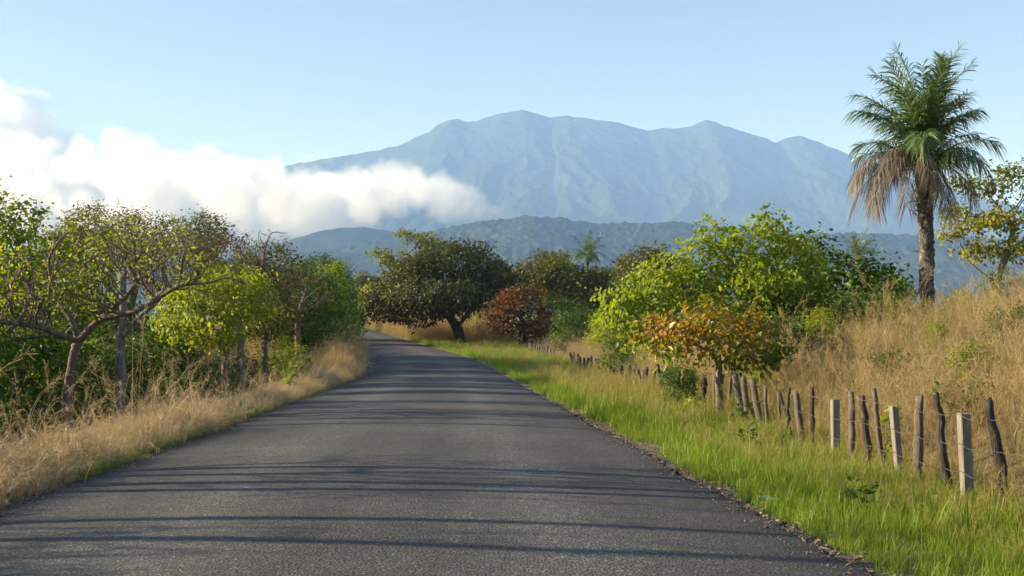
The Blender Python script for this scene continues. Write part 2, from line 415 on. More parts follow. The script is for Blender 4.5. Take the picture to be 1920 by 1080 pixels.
    lo = mth('MULTIPLY_ADD', sp.outputs[2], 1 / 330.0, -1.05, clamp=True)   # thins out towards its base
    lo = mth('MULTIPLY_ADD', lo, 0.75, 0.25)
    dn = mth('MULTIPLY', dn, lo)
    vc = N.new('GeometryNodeVolumeCube'); L.new(dn, vc.inputs['Density'])
    mn = np.array(co).min(0) - 150; mx = np.array(co).max(0) + 150
    
    vc.inputs['Min'].default_value = tuple(mn); vc.inputs['Max'].default_value = tuple(mx)
    res = 8.0
    for i, nm in enumerate(('Resolution X', 'Resolution Y', 'Resolution Z')):
        vc.inputs[nm].default_value = int((mx[i] - mn[i]) / (res * (1.6 if i == 1 else 1)))
    sm = N.new('GeometryNodeSetMaterial'); sm.inputs['Material'].default_value = m
    L.new(vc.outputs[0], sm.inputs[0]); L.new(sm.outputs[0], go.inputs[0])
    md = o.modifiers.new('voxels', 'NODES'); md.node_group = g
    tag(o, 'white cumulus cloud bank lying against the left flank of the mountain', 'cloud', kind='stuff')
    return o
make_cloud()

# haze: one closed box of even, pale air round everything
hx, hy0, hy1, hz0, hz1 = 10500.0, -7000.0, 13500.0, -40.0, 2150.0
hv = [(sx * hx, y_, z_) for z_ in (hz0, hz1) for y_ in (hy0, hy1) for sx in (-1, 1)]
hf = np.array([(0, 2, 3, 1), (4, 5, 7, 6), (0, 1, 5, 4), (2, 6, 7, 3), (0, 4, 6, 2), (1, 3, 7, 5)])
m, nt, n, l = new_mat('pale_air')
pv = n.new('ShaderNodeVolumePrincipled'); pv.inputs['Color'].default_value = (0.28, 0.49, 1.0, 1); pv.inputs['Absorption Color'].default_value = (1, 1, 1, 1); pv.inputs['Density'].default_value = 1.03e-4; pv.inputs['Anisotropy'].default_value = 0.0
o = n.new('ShaderNodeOutputMaterial'); l.new(pv.outputs[0], o.inputs['Volume'])
haze = obj('haze', mesh_from('haze', hv, hf, [m], smoothed=False))
tag(haze, 'pale blue haze filling the air towards the mountain', kind='stuff')

# ------------------------------------------------------------------ trees
def tubes(chains, radii, nside_of, knot=0.0):
    V = []; F = []; off = 0
    for pts, rad in zip(chains, radii):
        K = len(pts)
        if K < 2: continue
        ns = nside_of(rad[0])
        tg = np.gradient(pts, axis=0); tg /= np.linalg.norm(tg, axis=1, keepdims=True) + 1e-9
        ref = np.array([0.31, 0.17, 0.93]) if abs(tg[:, 2]).mean() < 0.8 else np.array([0.93, 0.21, 0.1])
        a = np.cross(tg, ref); a /= np.linalg.norm(a, axis=1, keepdims=True) + 1e-9
        b_ = np.cross(tg, a)
        ang = np.arange(ns) / ns * 2 * math.pi
        if knot: rad = rad * (1 + knot * (vnoise(np.arange(K) * 0.9, np.full(K, off * 0.37), seed=5) - 0.4))
        ring = (np.cos(ang)[None, :, None] * a[:, None, :] + np.sin(ang)[None, :, None] * b_[:, None, :]) * rad[:, None, None] + pts[:, None, :]
        V.append(ring.reshape(-1, 3))
        i = (np.arange(K - 1)[:, None] * ns + np.arange(ns)[None, :]); j = (np.arange(K - 1)[:, None] * ns + (np.arange(ns)[None, :] + 1) % ns)
        F.append(np.stack([i, j, j + ns, i + ns], -1).reshape(-1, 4) + off); off += K * ns
    return np.concatenate(V), np.concatenate(F)

def leaves_mesh(name, pos, size, mat, r_, aspect=0.45, up=0.6, out=None, droop=0.0, fold=0.25):
    N = len(pos)
    nrm = r_.normal(0, 1, (N, 3)); nrm[:, 2] = np.abs(nrm[:, 2]) * 0.6 + up
    if out is not None: nrm += out * 0.8
    nrm /= np.linalg.norm(nrm, axis=1, keepdims=True)
    d = r_.normal(0, 1, (N, 3)); d[:, 2] -= droop
    if out is not None: d += out * 0.7
    d -= nrm * (d * nrm).sum(1, keepdims=True); d /= np.linalg.norm(d, axis=1, keepdims=True) + 1e-9
    s = np.cross(nrm, d)
    L = size * np.clip(np.exp(r_.normal(-0.08, 0.33, N)), 0.35, 1.7); W = L * aspect * 0.5 * r_.uniform(0.8, 1.2, N)
    tmpl = [(0, 0, 0), (0.30, -1, 1), (0.72, -0.85, 1), (1, 0, 0), (0.72, 0.85, 1), (0.30, 1, 1)]
    V = np.zeros((N, 6, 3))
    for i, (t, w, f) in enumerate(tmpl):
        V[:, i] = pos + d * (t * L)[:, None] + s * (w * W)[:, None] + nrm * (f * W * fold)[:, None] - np.array([0, 0, 1]) * (t * t * L * droop * 0.25)[:, None]
    b = (np.arange(N) * 6)[:, None]
    F = np.concatenate([b + np.array([[0, 1, 2, 3]]), b + np.array([[0, 3, 4, 5]])], 1).reshape(-1, 4)
    rnd = np.repeat(r_.random(N), 2)
    return mesh_from(name, V.reshape(-1, 3), F, [mat], smoothed=False, attrs={'rnd': ('FACE', rnd)})

def colonize(att, trunks, step, infl, kill, r_, iters=90, trop=(0, 0, 0.05), jit=0.18):
    nodes = []; par = []; 
    for tr in trunks:
        tr = np.array(tr, float); prev = -1
        start = 0
        if len(nodes):       # later polylines start from the nearest existing node
            dd = np.linalg.norm(np.array(nodes) - tr[0], axis=1); prev = int(dd.argmin()); start = 0 if dd.min() > 0.05 else 1
        seg = [tr[0]] if start == 0 else []
        for a_, b_ in zip(tr[:-1], tr[1:]):
            L_ = np.linalg.norm(b_ - a_); k = max(1, int(round(L_ / step)))
            for q in range(1, k + 1):
                pt = a_ + (b_ - a_) * q / k
                seg.append(pt)
        for i, pt in enumerate(seg):
            nodes.append(pt); par.append(prev); prev = len(nodes) - 1
    nodes = [np.array(p_) for p_ in nodes]
    A = att.copy(); arr = np.array(nodes)
    D_ = np.linalg.norm(A[:, None] - arr[None], axis=2); bi = D_.argmin(1); bd = D_.min(1)
    trop = np.array(trop)
    for it in range(iters):
        if len(A) == 0: break
        act = bd < infl
        if not act.any(): break
        idx = bi[act]; dirs = A[act] - np.array(nodes)[idx]; dirs /= np.linalg.norm(dirs, axis=1, keepdims=True) + 1e-9
        un, inv = np.unique(idx, return_inverse=True)
        sm = np.zeros((len(un), 3)); np.add.at(sm, inv, dirs)
        sm /= np.linalg.norm(sm, axis=1, keepdims=True) + 1e-9
        sm += trop + r_.normal(0, jit, sm.shape); sm /= np.linalg.norm(sm, axis=1, keepdims=True) + 1e-9
        base = np.array([nodes[i] for i in un]); new = base + sm * step * r_.uniform(0.8, 1.2, (len(un), 1))
        k0 = len(nodes)
        for i in range(len(un)): nodes.append(new[i]); par.append(int(un[i]))
        D_ = np.linalg.norm(A[:, None] - new[None], axis=2); nd = D_.min(1); ni = D_.argmin(1) + k0
        better = nd < bd; bd = np.where(better, nd, bd); bi = np.where(better, ni, bi)
        keep = bd > kill; A = A[keep]; bd = bd[keep]; bi = bi[keep]
    return np.array(nodes), np.array(par)

def skeleton(nodes, par, r_tip, expo, rmax=None):
    N = len(nodes); ch = [[] for _ in range(N)]
    for i, p_ in enumerate(par):
        if p_ >= 0: ch[p_].append(i)
    acc = np.zeros(N)
    order = np.argsort(-np.arange(N))
    for i in order:
        if not ch[i]: acc[i] = r_tip ** expo
        if par[i] >= 0: acc[par[i]] += acc[i] * 1.012
    rad = acc ** (1 / expo)
    if rmax: rad = np.where(rad > rmax * 0.25, rad * (1 + (rmax / rad.max() - 1) * np.clip((rad - rmax * 0.05) / (rad.max() - rmax * 0.05 + 1e-9), 0, 1)), rad)
    chains = []; crad = []
    stack = [i for i in range(N) if par[i] < 0]; 
    heads = [(i, -1) for i in stack]
    while heads:
        i, p_ = heads.pop()
        c = [p_, i] if p_ >= 0 else [i]
        while ch[i]:
            cc = sorted(ch[i], key=lambda q: -rad[q])
            for q in cc[1:]: heads.append((q, i))
            i = cc[0]; c.append(i)
        pts = nodes[c].copy()
        if len(pts) > 4:
            sm = pts.copy(); sm[1:-1] = (pts[:-2] + 2 * pts[1:-1] + pts[2:]) / 4; 
            if p_ >= 0: sm[0] = pts[0]
            pts = sm
        rr = rad[c].copy()
        if p_ >= 0: rr[0] = rr[1]
        rr[-1] *= 0.35
        chains.append(pts); crad.append(rr)
    return rad, ch, chains, crad

def flare(chains, crad, amount=1.35, length=0.5):
    z0 = chains[0][:, 2]; h = z0 - z0[0]
    crad[0] *= 1 + (amount - 1) * np.exp(-h / length * 2)

def lobe_points(lobes, n, r_, shell=0.55):
    w = np.array([l_[6] if len(l_) > 6 else l_[3] * l_[4] * l_[5] for l_ in lobes], float); w = w / w.sum()
    k = r_.choice(len(lobes), n, p=w)
    dirs = r_.normal(0, 1, (n, 3)); dirs /= np.linalg.norm(dirs, axis=1, keepdims=True)
    rr = r_.random(n) ** (1 / 3); rr = rr * (1 - shell) + shell * (0.55 + 0.45 * r_.random(n))
    c = np.array([l_[:3] for l_ in lobes])[k]; s = np.array([l_[3:6] for l_ in lobes])[k]
    return c + dirs * rr[:, None] * s

def make_tree(name, label, cat, px, d, lobes_px, trunk_px, bark, leafmat, n_att=500, step=None, r_tip=0.006, expo=2.3, rmax=None, leaf=0.1, per=6, spread=None,
              aspect=0.5, rthr=2.2, seed=0, group=None, up=0.5, droop=0.0, depth=1.0, kill=None, infl=None, jit=0.18, trop=(0, 0, 0.05), leaf_keep=1.0, base_z=None, keep_fn=None, mats2=None, shell=0.55, x=None, fl=1.4, leaf_mult=2.0):
    """lobes_px: crown lobes (px, py, depth offset m, half width px, half height px[, weight]); trunk_px: polylines of (px, py, depth offset m) measured in the photograph at distance d"""
    r_ = np.random.default_rng(seed + 100)
    k = d / FPX
    bx = (px - 960) * k if x is None else x
    bz = G(bx, d) if base_z is None else base_z
    def loc(ax, ay, dz): return np.array([(ax - 960) * k - ((px - 960) * k), dz, CAM_Z + (HOR - ay) * k - bz])
    lob = []
    for l_ in lobes_px:
        c = loc(l_[0], l_[1], l_[2]); rx = l_[3] * k; rz = l_[4] * k
        e = [*c, rx, max(rx, rz) * 0.9 * depth, rz]
        if len(l_) > 5: e.append(l_[5])
        lob.append(e)
    trunks = []
    for i, tr in enumerate(trunk_px):
        q = [loc(*t) for t in tr]
        if i == 0 : q[0][2] = -0.12
        trunks.append(q)
    size = max(max(l_[3] for l_ in lob), 0.5)
    step = step or size * 0.085
    kill = kill or step * 1.5; infl = infl or step * 9
    att = lobe_points(lob, n_att, r_, shell)
    nodes, par = colonize(att, trunks, step, infl * 2.2, kill, r_, jit=jit, trop=trop)
    rad, ch, chains, crad = skeleton(nodes, par, r_tip, expo, rmax)
    flare(chains, crad, fl, 0.6)
    root = empty(name, (bx, d, bz))
    V, F = tubes(chains, crad, lambda q: 3 if q < 0.012 else (5 if q < 0.04 else 9), 0.35)
    obj('trunk', mesh_from('trunk', V, F, [bark]), root)
    if leafmat is not None and per > 0:
        thin = np.where(rad < r_tip * rthr)[0]
        thin = thin[thin > sum(len(t) for t in trunks)]
        if leaf_keep < 1: 
            nn = vnoise(nodes[thin, 0] * 1.7 / size * 3, nodes[thin, 1] * 1.7 / size * 3, nodes[thin, 2] * 1.7 / size * 3, seed)
            thin = thin[nn < np.quantile(nn, leaf_keep)]
        if keep_fn is not None: thin = thin[keep_fn(nodes[thin])]
        spread = (spread or step * 0.9) * 1.1; per = int(per * leaf_mult)
        pos = np.repeat(nodes[thin], per, axis=0) + r_.normal(0, 1, (len(thin) * per, 3)) * spread * np.array([1, 1, 0.75])
        cen = np.mean([l_[:3] for l_ in lob], axis=0); out = pos - cen; out /= np.linalg.norm(out, axis=1, keepdims=True) + 1e-9
        obj('crown', leaves_mesh('crown', pos, leaf, leafmat, r_, aspect, up, out, droop), root)
    return tag(root, label, cat, group)

B_RED = bark_mat('reddish_bark', [(0, (0.04, 0.03, 0.024)), (0.5, (0.12, 0.085, 0.066)), (1, (0.32, 0.25, 0.20))], 9.0)
B_GREY = bark_mat('grey_bark', [(0, (0.05, 0.042, 0.036)), (0.5, (0.15, 0.13, 0.11)), (1, (0.36, 0.33, 0.28))])
B_DARK = bark_mat('dark_bark', [(0, (0.02, 0.016, 0.013)), (0.5, (0.06, 0.048, 0.038)), (1, (0.14, 0.115, 0.09))])
F_LIME = foliage_mat('lime_leaves', [(0, (0.10, 0.155, 0.012)), (0.4, (0.19, 0.265, 0.018)), (0.75, (0.29, 0.36, 0.025)), (1, (0.42, 0.42, 0.04))], 0.7, 0.4, 0.5)
F_YELGREEN = foliage_mat('yellow_green_leaves', [(0, (0.10, 0.16, 0.012)), (0.45, (0.20, 0.26, 0.018)), (0.8, (0.31, 0.34, 0.025)), (1, (0.38, 0.30, 0.03))], 0.5, 0.45, 0.5)
F_GREEN = foliage_mat('green_leaves', [(0, (0.035, 0.075, 0.012)), (0.5, (0.065, 0.12, 0.016)), (1, (0.13, 0.19, 0.025))], 0.6, 0.45, 0.35)
F_DARK = foliage_mat('dark_olive_leaves', [(0, (0.032, 0.045, 0.012)), (0.5, (0.06, 0.075, 0.018)), (0.85, (0.105, 0.10, 0.03)), (1, (0.15, 0.115, 0.04))], 0.35, 0.45, 0.28)
F_OLIVE = foliage_mat('olive_leaves', [(0, (0.05, 0.065, 0.014)), (0.5, (0.10, 0.11, 0.02)), (0.85, (0.17, 0.15, 0.03)), (1, (0.24, 0.15, 0.04))], 0.4, 0.5, 0.34)
F_RED = foliage_mat('russet_leaves', [(0, (0.055, 0.06, 0.015)), (0.3, (0.09, 0.065, 0.02)), (0.6, (0.16, 0.068, 0.024)), (1, (0.27, 0.115, 0.035))], 0.5, 0.45, 0.32, tcol=(1.2, 0.9, 0.6))
F_ORANGE = foliage_mat('turning_leaves', [(0, (0.06, 0.10, 0.012)), (0.36, (0.12, 0.17, 0.018)), (0.56, (0.26, 0.26, 0.022)), (0.72, (0.36, 0.20, 0.022)), (0.87, (0.32, 0.105, 0.02)), (1, (0.20, 0.055, 0.02))], 0.8, 0.7, 0.42, tcol=(1.2, 1.0, 0.6), spec=0.4, rough=0.4)
F_BROWN = foliage_mat('withered_leaves', [(0, (0.06, 0.045, 0.02)), (0.5, (0.11, 0.085, 0.035)), (0.85, (0.17, 0.12, 0.05)), (1, (0.12, 0.13, 0.03))], 0.5, 0.5, 0.3, tcol=(1.1, 1.0, 0.7))
F_GOLD = foliage_mat('golden_green_leaves', [(0, (0.09, 0.115, 0.014)), (0.5, (0.185, 0.20, 0.02)), (0.85, (0.29, 0.27, 0.03)), (1, (0.34, 0.25, 0.03))], 0.5, 0.5, 0.38)

# --- left of the road
bare = make_tree('bare_tree', 'bare reddish tree with forked trunk standing nearest the road on the left', 'tree', 124, 25,
    [(20, 520, 0.4, 110, 70), (180, 470, 0, 120, 70), (330, 500, -0.4, 120, 60), (420, 545, -0.3, 70, 45), (-60, 560, -0.4, 80, 60), (120, 540, -1.4, 130, 60), (250, 430, 0.5, 60, 35)],
    [[(124, 800, 0), (131, 720, 0), (139, 660, 0.05), (146, 640, 0.05)], [(146, 640, 0.05), (128, 600, 0.2), (95, 560, 0.35)], [(146, 640, 0.05), (190, 598, -0.1), (236, 560, -0.1), (262, 520, 0.1)], [(95, 560, 0.35), (80, 500, 0.3)], [(146, 640, 0.05), (90, 612, -0.6), (20, 603, -0.8), (-40, 610, -0.9)], [(190, 598, -0.1), (270, 585, -0.5), (350, 540, -0.7)]],
    B_RED, F_YELGREEN, n_att=1500, step=0.14, r_tip=0.0088, expo=2.45, rmax=0.105, fl=1.25, leaf=0.09, per=3, rthr=1.6, leaf_keep=0.30, seed=3, kill=0.19, infl=1.6, jit=0.3, trop=(0, 0, 0.1), shell=0.25)
bare2 = make_tree('bare_tree', 'bare pale-trunked tree behind the forked bare tree', 'tree', 229, 30,
    [(170, 480, 0, 90, 60), (260, 455, 0, 110, 65), (340, 500, 0, 70, 50), (230, 420, 0, 70, 35)],
    [[(226, 770, 0), (228, 700, 0), (226, 640, 0)], [(226, 640, 0), (200, 600, 0.2), (185, 560, 0.3)], [(226, 640, 0), (232, 590, 0), (228, 520, 0)], [(226, 640, 0), (262, 600, -0.3), (300, 570, -0.4)]],
    B_GREY, F_YELGREEN, n_att=1100, step=0.16, r_tip=0.0088, expo=2.45, rmax=0.14, leaf=0.09, per=3, rthr=1.6, leaf_keep=0.30, seed=8, kill=0.22, infl=1.6, jit=0.3, shell=0.25)
round_leaf = make_tree('leafy_tree', 'tall sparse green tree at the left edge with lichen-pale leaning trunk', 'tree', 72, 41,
    [(20, 440, 0, 60, 70), (-30, 400, 0, 60, 60), (60, 400, 0, 35, 22), (100, 470, 0, 60, 45), (-20, 520, 0, 80, 60), (20, 370, 0.3, 28, 26), (90, 545, 0, 70, 50)],
    [[(66, 760, 0), (78, 680, 0), (88, 615, 0)], [(88, 615, 0), (60, 550, 0), (30, 480, 0)], [(88, 615, 0), (105, 560, 0.2), (100, 500, 0)]],
    B_GREY, F_LIME, n_att=420, step=0.24, r_tip=0.009, rmax=0.2, leaf=0.15, per=5, aspect=0.7, seed=12, spread=0.19, leaf_keep=0.9, leaf_mult=3.0)
yel_top = make_tree('leafy_tree', 'tree with olive-yellow tufted leaves rising above the bare branches on the left', 'tree', 150, 44,
    [(150, 405, 0, 48, 26), (175, 435, 0, 45, 28), (115, 450, 0, 40, 40), (150, 500, 0.4, 60, 50), (90, 520, 0, 60, 50), (180, 560, 0, 70, 50)],
    [[(150, 770, 0), (152, 650, 0), (145, 560, 0)], [(145, 560, 0), (160, 490, 0)]],
    B_GREY, F_GOLD, n_att=380, step=0.23, r_tip=0.009, rmax=0.16, leaf=0.13, per=7, aspect=0.65, seed=15, spread=0.17, leaf_mult=3.0)
glow = make_tree('leafy_tree', 'bright yellow-green small tree beside the left verge', 'tree', 425, 36,
    [(385, 560, -0.3, 75, 50), (440, 530, 0, 70, 32), (350, 610, -0.7, 60, 40), (410, 620, -1.0, 70, 36), (480, 570, 0, 50, 45), (320, 570, 0.3, 50, 40)],
    [[(425, 730, 0), (422, 670, 0), (432, 620, 0)], [(432, 620, 0), (400, 580, -0.2)], [(432, 620, 0), (460, 570, 0)]],
    B_RED, F_YELGREEN, n_att=620, step=0.2, r_tip=0.007, rmax=0.10, leaf=0.115, per=10, aspect=0.6, seed=21, spread=0.17, up=0.15)
canopy = make_tree('flat_topped_tree', 'brown flat-topped thorn tree with withered canopy on the left skyline', 'tree', 330, 50,
    [(300, 470, 0, 100, 32), (390, 460, 0, 90, 26), (440, 442, 0.5, 40, 14), (220, 475, 0, 70, 30), (340, 520, 0, 130, 40)],
    [[(330, 740, 0), (335, 640, 0), (320, 570, 0)], [(320, 570, 0), (270, 510, 0)], [(320, 570, 0), (380, 500, 0)]],
    B_DARK, F_BROWN, n_att=800, step=0.27, r_tip=0.009, rmax=0.2, leaf=0.12, per=5, aspect=0.5, seed=24, spread=0.25, leaf_mult=3.2)
tawny = make_tree('leafy_tree', 'orange-tinged olive tree with bare twigs sticking out of its top on the left', 'tree', 500, 47,
    [(500, 492, 0, 70, 36), (450, 520, 0, 70, 44), (545, 520, 0, 46, 45), (520, 468, 0, 40, 22), (470, 475, 0, 40, 20), (480, 600, -0.6, 60, 40), (540, 600, -0.6, 50, 36)],
    [[(500, 720, 0), (498, 640, 0), (505, 580, 0)], [(505, 580, 0), (480, 530, 0)], [(505, 580, 0), (540, 530, 0)]],
    B_RED, F_OLIVE, n_att=600, step=0.24, r_tip=0.008, rmax=0.14, leaf=0.12, per=6, aspect=0.55, seed=27, spread=0.19, leaf_mult=3.2)
twigs = make_tree('bare_tree', 'leafless twiggy tree poking above the olive canopy on the left', 'tree', 455, 44,
    [(400, 480, 0, 90, 50), (500, 465, 0, 70, 45), (450, 520, 0, 120, 50)],
    [[(455, 740, 0), (452, 640, 0), (448, 580, 0)], [(448, 580, 0), (410, 520, 0)], [(448, 580, 0), (490, 510, 0)]],
    B_RED, None, n_att=900, step=0.25, r_tip=0.0115, rmax=0.13, seed=29, kill=0.3, infl=2.2, jit=0.3, trop=(0, 0, 0.15), shell=0.3)
reach = make_tree('leafy_tree', 'dark green spreading tree overhanging the left side of the road bend', 'tree', 560, 58,
    [(560, 548, 0, 80, 50), (612, 552, 0, 48, 48), (520, 600, -0.5, 70, 40), (600, 605, -0.5, 50, 28), (640, 575, 0.3, 20, 28), (560, 635, -0.8, 60, 20), (500, 620, -0.5, 40, 30)],
    [[(560, 680, 0), (556, 640, 0), (560, 610, 0)], [(560, 610, 0), (590, 570, 0)], [(560, 610, 0), (530, 570, 0)]],
    B_DARK, F_GREEN, n_att=800, step=0.27, r_tip=0.009, rmax=0.16, leaf=0.14, per=8, aspect=0.5, seed=33, spread=0.24, leaf_mult=3.0)
sprout = make_tree('leafy_tree', 'fresh light green tree crown showing over the left side of the bend', 'tree', 618, 66,
    [(625, 510, 0, 26, 22), (600, 525, 0, 36, 24), (640, 535, 0, 22, 26), (615, 560, 0, 34, 40)],
    [[(618, 680, 0), (616, 600, 0), (612, 560, 0)]],
    B_DARK, F_LIME, n_att=260, step=0.25, r_tip=0.009, rmax=0.12, leaf=0.15, per=8, seed=35, spread=0.22)

# --- right of the road, from the bend towards the camera
dark_tree = make_tree('rain_tree', 'large dark spreading tree with leaning black trunk beside the road bend', 'tree', 866, 100,
    [(790, 520, 0, 75, 45), (850, 500, 0, 90, 42), (920, 530, 0, 62, 42), (740, 550, 0, 55, 38), (830, 560, -1.5, 110, 36), (880, 470, 0.5, 40, 22), (950, 560, 0, 40, 32), (720, 580, -0.5, 36, 26), (780, 590, -1.0, 60, 22)],
    [[(866, 640, 0), (858, 612, 0), (848, 600, 0)], [(848, 600, 0), (810, 570, 0)], [(848, 600, 0), (850, 550, 0)], [(858, 612, 0), (880, 585, 0.4), (905, 560, 0.4)]],
    B_DARK, F_DARK, n_att=2200, step=0.5, r_tip=0.016, rmax=0.42, leaf=0.27, per=9, aspect=0.45, seed=41, spread=0.40, kill=0.55, leaf_mult=3.4)
pale_tree = make_tree('leafy_tree', 'pale green layered tree rising behind the large dark tree', 'tree', 790, 122,
    [(762, 440, 0, 26, 9, 1), (800, 450, 0, 34, 13, 1.3), (715, 475, 0, 28, 9, 1), (732, 492, 0, 22, 11, 1), (830, 465, 0, 34, 16, 1.3), (780, 500, 0, 50, 30, 1.5), (700, 545, 0, 26, 14, 1), (735, 525, 0, 28, 14, 1)],
    [[(795, 632, 0), (792, 560, 0), (785, 520, 0)], [(785, 520, 0), (760, 470, 0)], [(785, 520, 0), (730, 495, 0)]],
    B_GREY, F_GOLD, n_att=520, step=0.42, r_tip=0.016, rmax=0.3, leaf=0.30, per=10, seed=44, spread=0.3)
red_tree = make_tree('russet_tree', 'rounded russet-red leafed tree behind the far fence', 'tree', 985, 90,
    [(965, 570, 0, 42, 30), (930, 592, -0.5, 30, 22), (1012, 595, 0, 30, 30), (998, 550, 0, 30, 18), (950, 615, -0.8, 40, 14), (1000, 620, -0.4, 36, 14), (960, 545, 0, 18, 10), (920, 612, -0.3, 16, 12)],
    [[(985, 652, 0), (985, 625, 0), (982, 600, 0)], [(982, 600, 0), (955, 580, 0)]],
    B_DARK, F_RED, n_att=800, step=0.3, r_tip=0.011, rmax=0.17, leaf=0.24, per=9, seed=47, spread=0.27, leaf_keep=0.78, leaf_mult=2.4)
twin = make_tree('leafy_tree', 'olive twin-trunked tree standing right of the russet tree', 'tree', 1085, 98,
    [(1070, 530, 0, 48, 36), (1110, 530, 0, 40, 34), (1040, 520, 0, 34, 26), (1090, 565, 0, 52, 26), (1060, 498, 0, 30, 14), (1130, 560, 0, 24, 26)],
    [[(1083, 640, 0), (1072, 600, 0), (1068, 570, 0)], [(1098, 636, 0.2), (1092, 600, 0.2), (1090, 575, 0.2)]],
    B_DARK, F_OLIVE, n_att=820, step=0.38, r_tip=0.013, rmax=0.2, leaf=0.26, per=8, seed=50, spread=0.33, leaf_mult=3.2)
gap_tree = make_tree('leafy_tree', 'olive tree with sparse top between the dark tree and the twin-trunked tree', 'tree', 1010, 112,
    [(1000, 500, 0, 36, 24), (1020, 485, 0, 26, 16), (1015, 530, 0, 50, 34), (975, 520, 0, 30, 26), (1012, 470, 0, 10, 8)],
    [[(1010, 640, 0), (1012, 580, 0), (1008, 540, 0)]],
    B_DARK, F_OLIVE, n_att=460, step=0.4, r_tip=0.014, rmax=0.2, leaf=0.28, per=7, seed=53, spread=0.36, leaf_mult=3.0)
bright = make_tree('leafy_tree', 'big lime green tree behind the fence in the middle of the right side', 'tree', 1432, 30,
    [(1440, 470, 0.4, 90, 58), (1350, 450, 0, 55, 40), (1300, 530, 0, 75, 45), (1215, 545, -0.3, 65, 40), (1160, 575, -0.5, 50, 36), (1250, 600, -0.6, 80, 42), (1440, 410, 0, 34, 26), (1500, 490, 0.3, 60, 45), (1330, 415, 0, 26, 16), (1195, 625, -0.6, 40, 24), (1150, 610, -0.9, 36, 30), (1240, 655, -1.2, 36, 24), (1180, 645, -1.0, 30, 22), (1290, 470, 0, 36, 22), (1400, 600, 0.5, 90, 30), (1510, 540, 0.3, 60, 40), (1250, 500, 0, 50, 30), (1420, 540, -0.4, 90, 45), (1520, 450, 0.3, 24, 18), (1215, 650, -0.4, 24, 16)],
    [[(1440, 720, 0), (1424, 620, 0), (1408, 545, 0)], [(1408, 545, 0), (1380, 500, 0), (1350, 465, 0)], [(1408, 545, 0), (1440, 490, 0.3)], [(1424, 620, 0), (1340, 580, -0.3), (1260, 565, -0.4)], [(1424, 600, 0), (1480, 540, 0.2)]],
    B_GREY, F_LIME, n_att=2500, step=0.18, r_tip=0.007, rmax=0.17, leaf=0.115, per=12, aspect=0.62, seed=56, spread=0.14, kill=0.24, leaf_keep=0.76, up=0.12, leaf_mult=1.6)
orange = make_tree('turning_tree', 'small tree with large orange and yellow leaves growing in the fence line', 'tree', 1348, 23.5,
    [(1330, 610, 0, 95, 36), (1250, 620, -0.2, 60, 32), (1410, 610, 0, 70, 40), (1340, 575, 0.2, 60, 20), (1220, 640, 0, 36, 24), (1455, 640, 0, 40, 34), (1360, 655, -0.3, 70, 20), (1240, 662, -0.2, 36, 18), (1430, 668, -0.2, 44, 18), (1195, 625, 0.1, 26, 20), (1300, 668, -0.3, 40, 14), (1395, 682, -0.2, 40, 14), (1290, 690, 0, 30, 10)],
    [[(1350, 780, 0), (1346, 715, 0), (1349, 680, 0)], [(1349, 680, 0), (1330, 660, -0.1), (1290, 640, -0.1)], [(1349, 680, 0), (1375, 672, 0), (1400, 640, 0)], [(1349, 680, 0), (1348, 640, 0.1), (1340, 610, 0.1)]],
    B_GREY, F_ORANGE, n_att=640, step=0.13, r_tip=0.0055, rmax=0.07, leaf=0.13, per=8, aspect=0.45, seed=60, spread=0.13, droop=0.15, up=0.2, leaf_mult=1.6, leaf_keep=0.78)
shade_shrub = make_tree('leafy_tree', 'rounded green tree in half shade left of the palm', 'tree', 1590, 34,
    [(1560, 520, 0, 70, 50), (1640, 530, 0, 60, 42), (1530, 470, 0, 36, 26), (1600, 560, -0.4, 90, 40), (1680, 570, -0.2, 34, 30), (1650, 490, 0, 30, 22), (1510, 560, 0, 50, 40), (1540, 440, 0, 16, 12)],
    [[(1590, 640, 0), (1588, 590, 0), (1580, 560, 0)], [(1580, 560, 0), (1550, 520, 0)], [(1580, 560, 0), (1630, 530, 0)]],
    B_GREY, F_GREEN, n_att=900, step=0.21, r_tip=0.0075, rmax=0.14, leaf=0.15, per=8, aspect=0.6, seed=64, spread=0.19)
edge_tree = make_tree('layered_tree', 'golden-green tree with twisted bare lower limbs at the right edge', 'tree', 1870, 38,
    [(1840, 350, 0, 60, 18, 1.3), (1910, 325, 0, 50, 22, 1.3), (1860, 415, 0, 74, 18, 1.3), (1930, 400, 0, 50, 36, 1.3), (1795, 395, 0, 34, 14, 1), (1900, 470, 0, 60, 20, 1), (1970, 340, 0, 60, 50, 2), (1785, 445, 0, 30, 12, 1), (1825, 470, 0, 34, 12, 1), (1800, 345, 0, 30, 12, 1)],
    [[(1872, 600, 0), (1868, 530, 0), (1885, 490, 0)], [(1868, 530, 0), (1835, 505, 0), (1810, 480, 0)], [(1885, 490, 0), (1905, 430, 0), (1880, 390, 0)], [(1885, 490, 0), (1930, 440, 0)]],
    B_GREY, F_GOLD, n_att=620, step=0.23, r_tip=0.0085, rmax=0.16, leaf=0.11, per=15, aspect=0.6, seed=67, spread=0.17, jit=0.32, up=0.2)

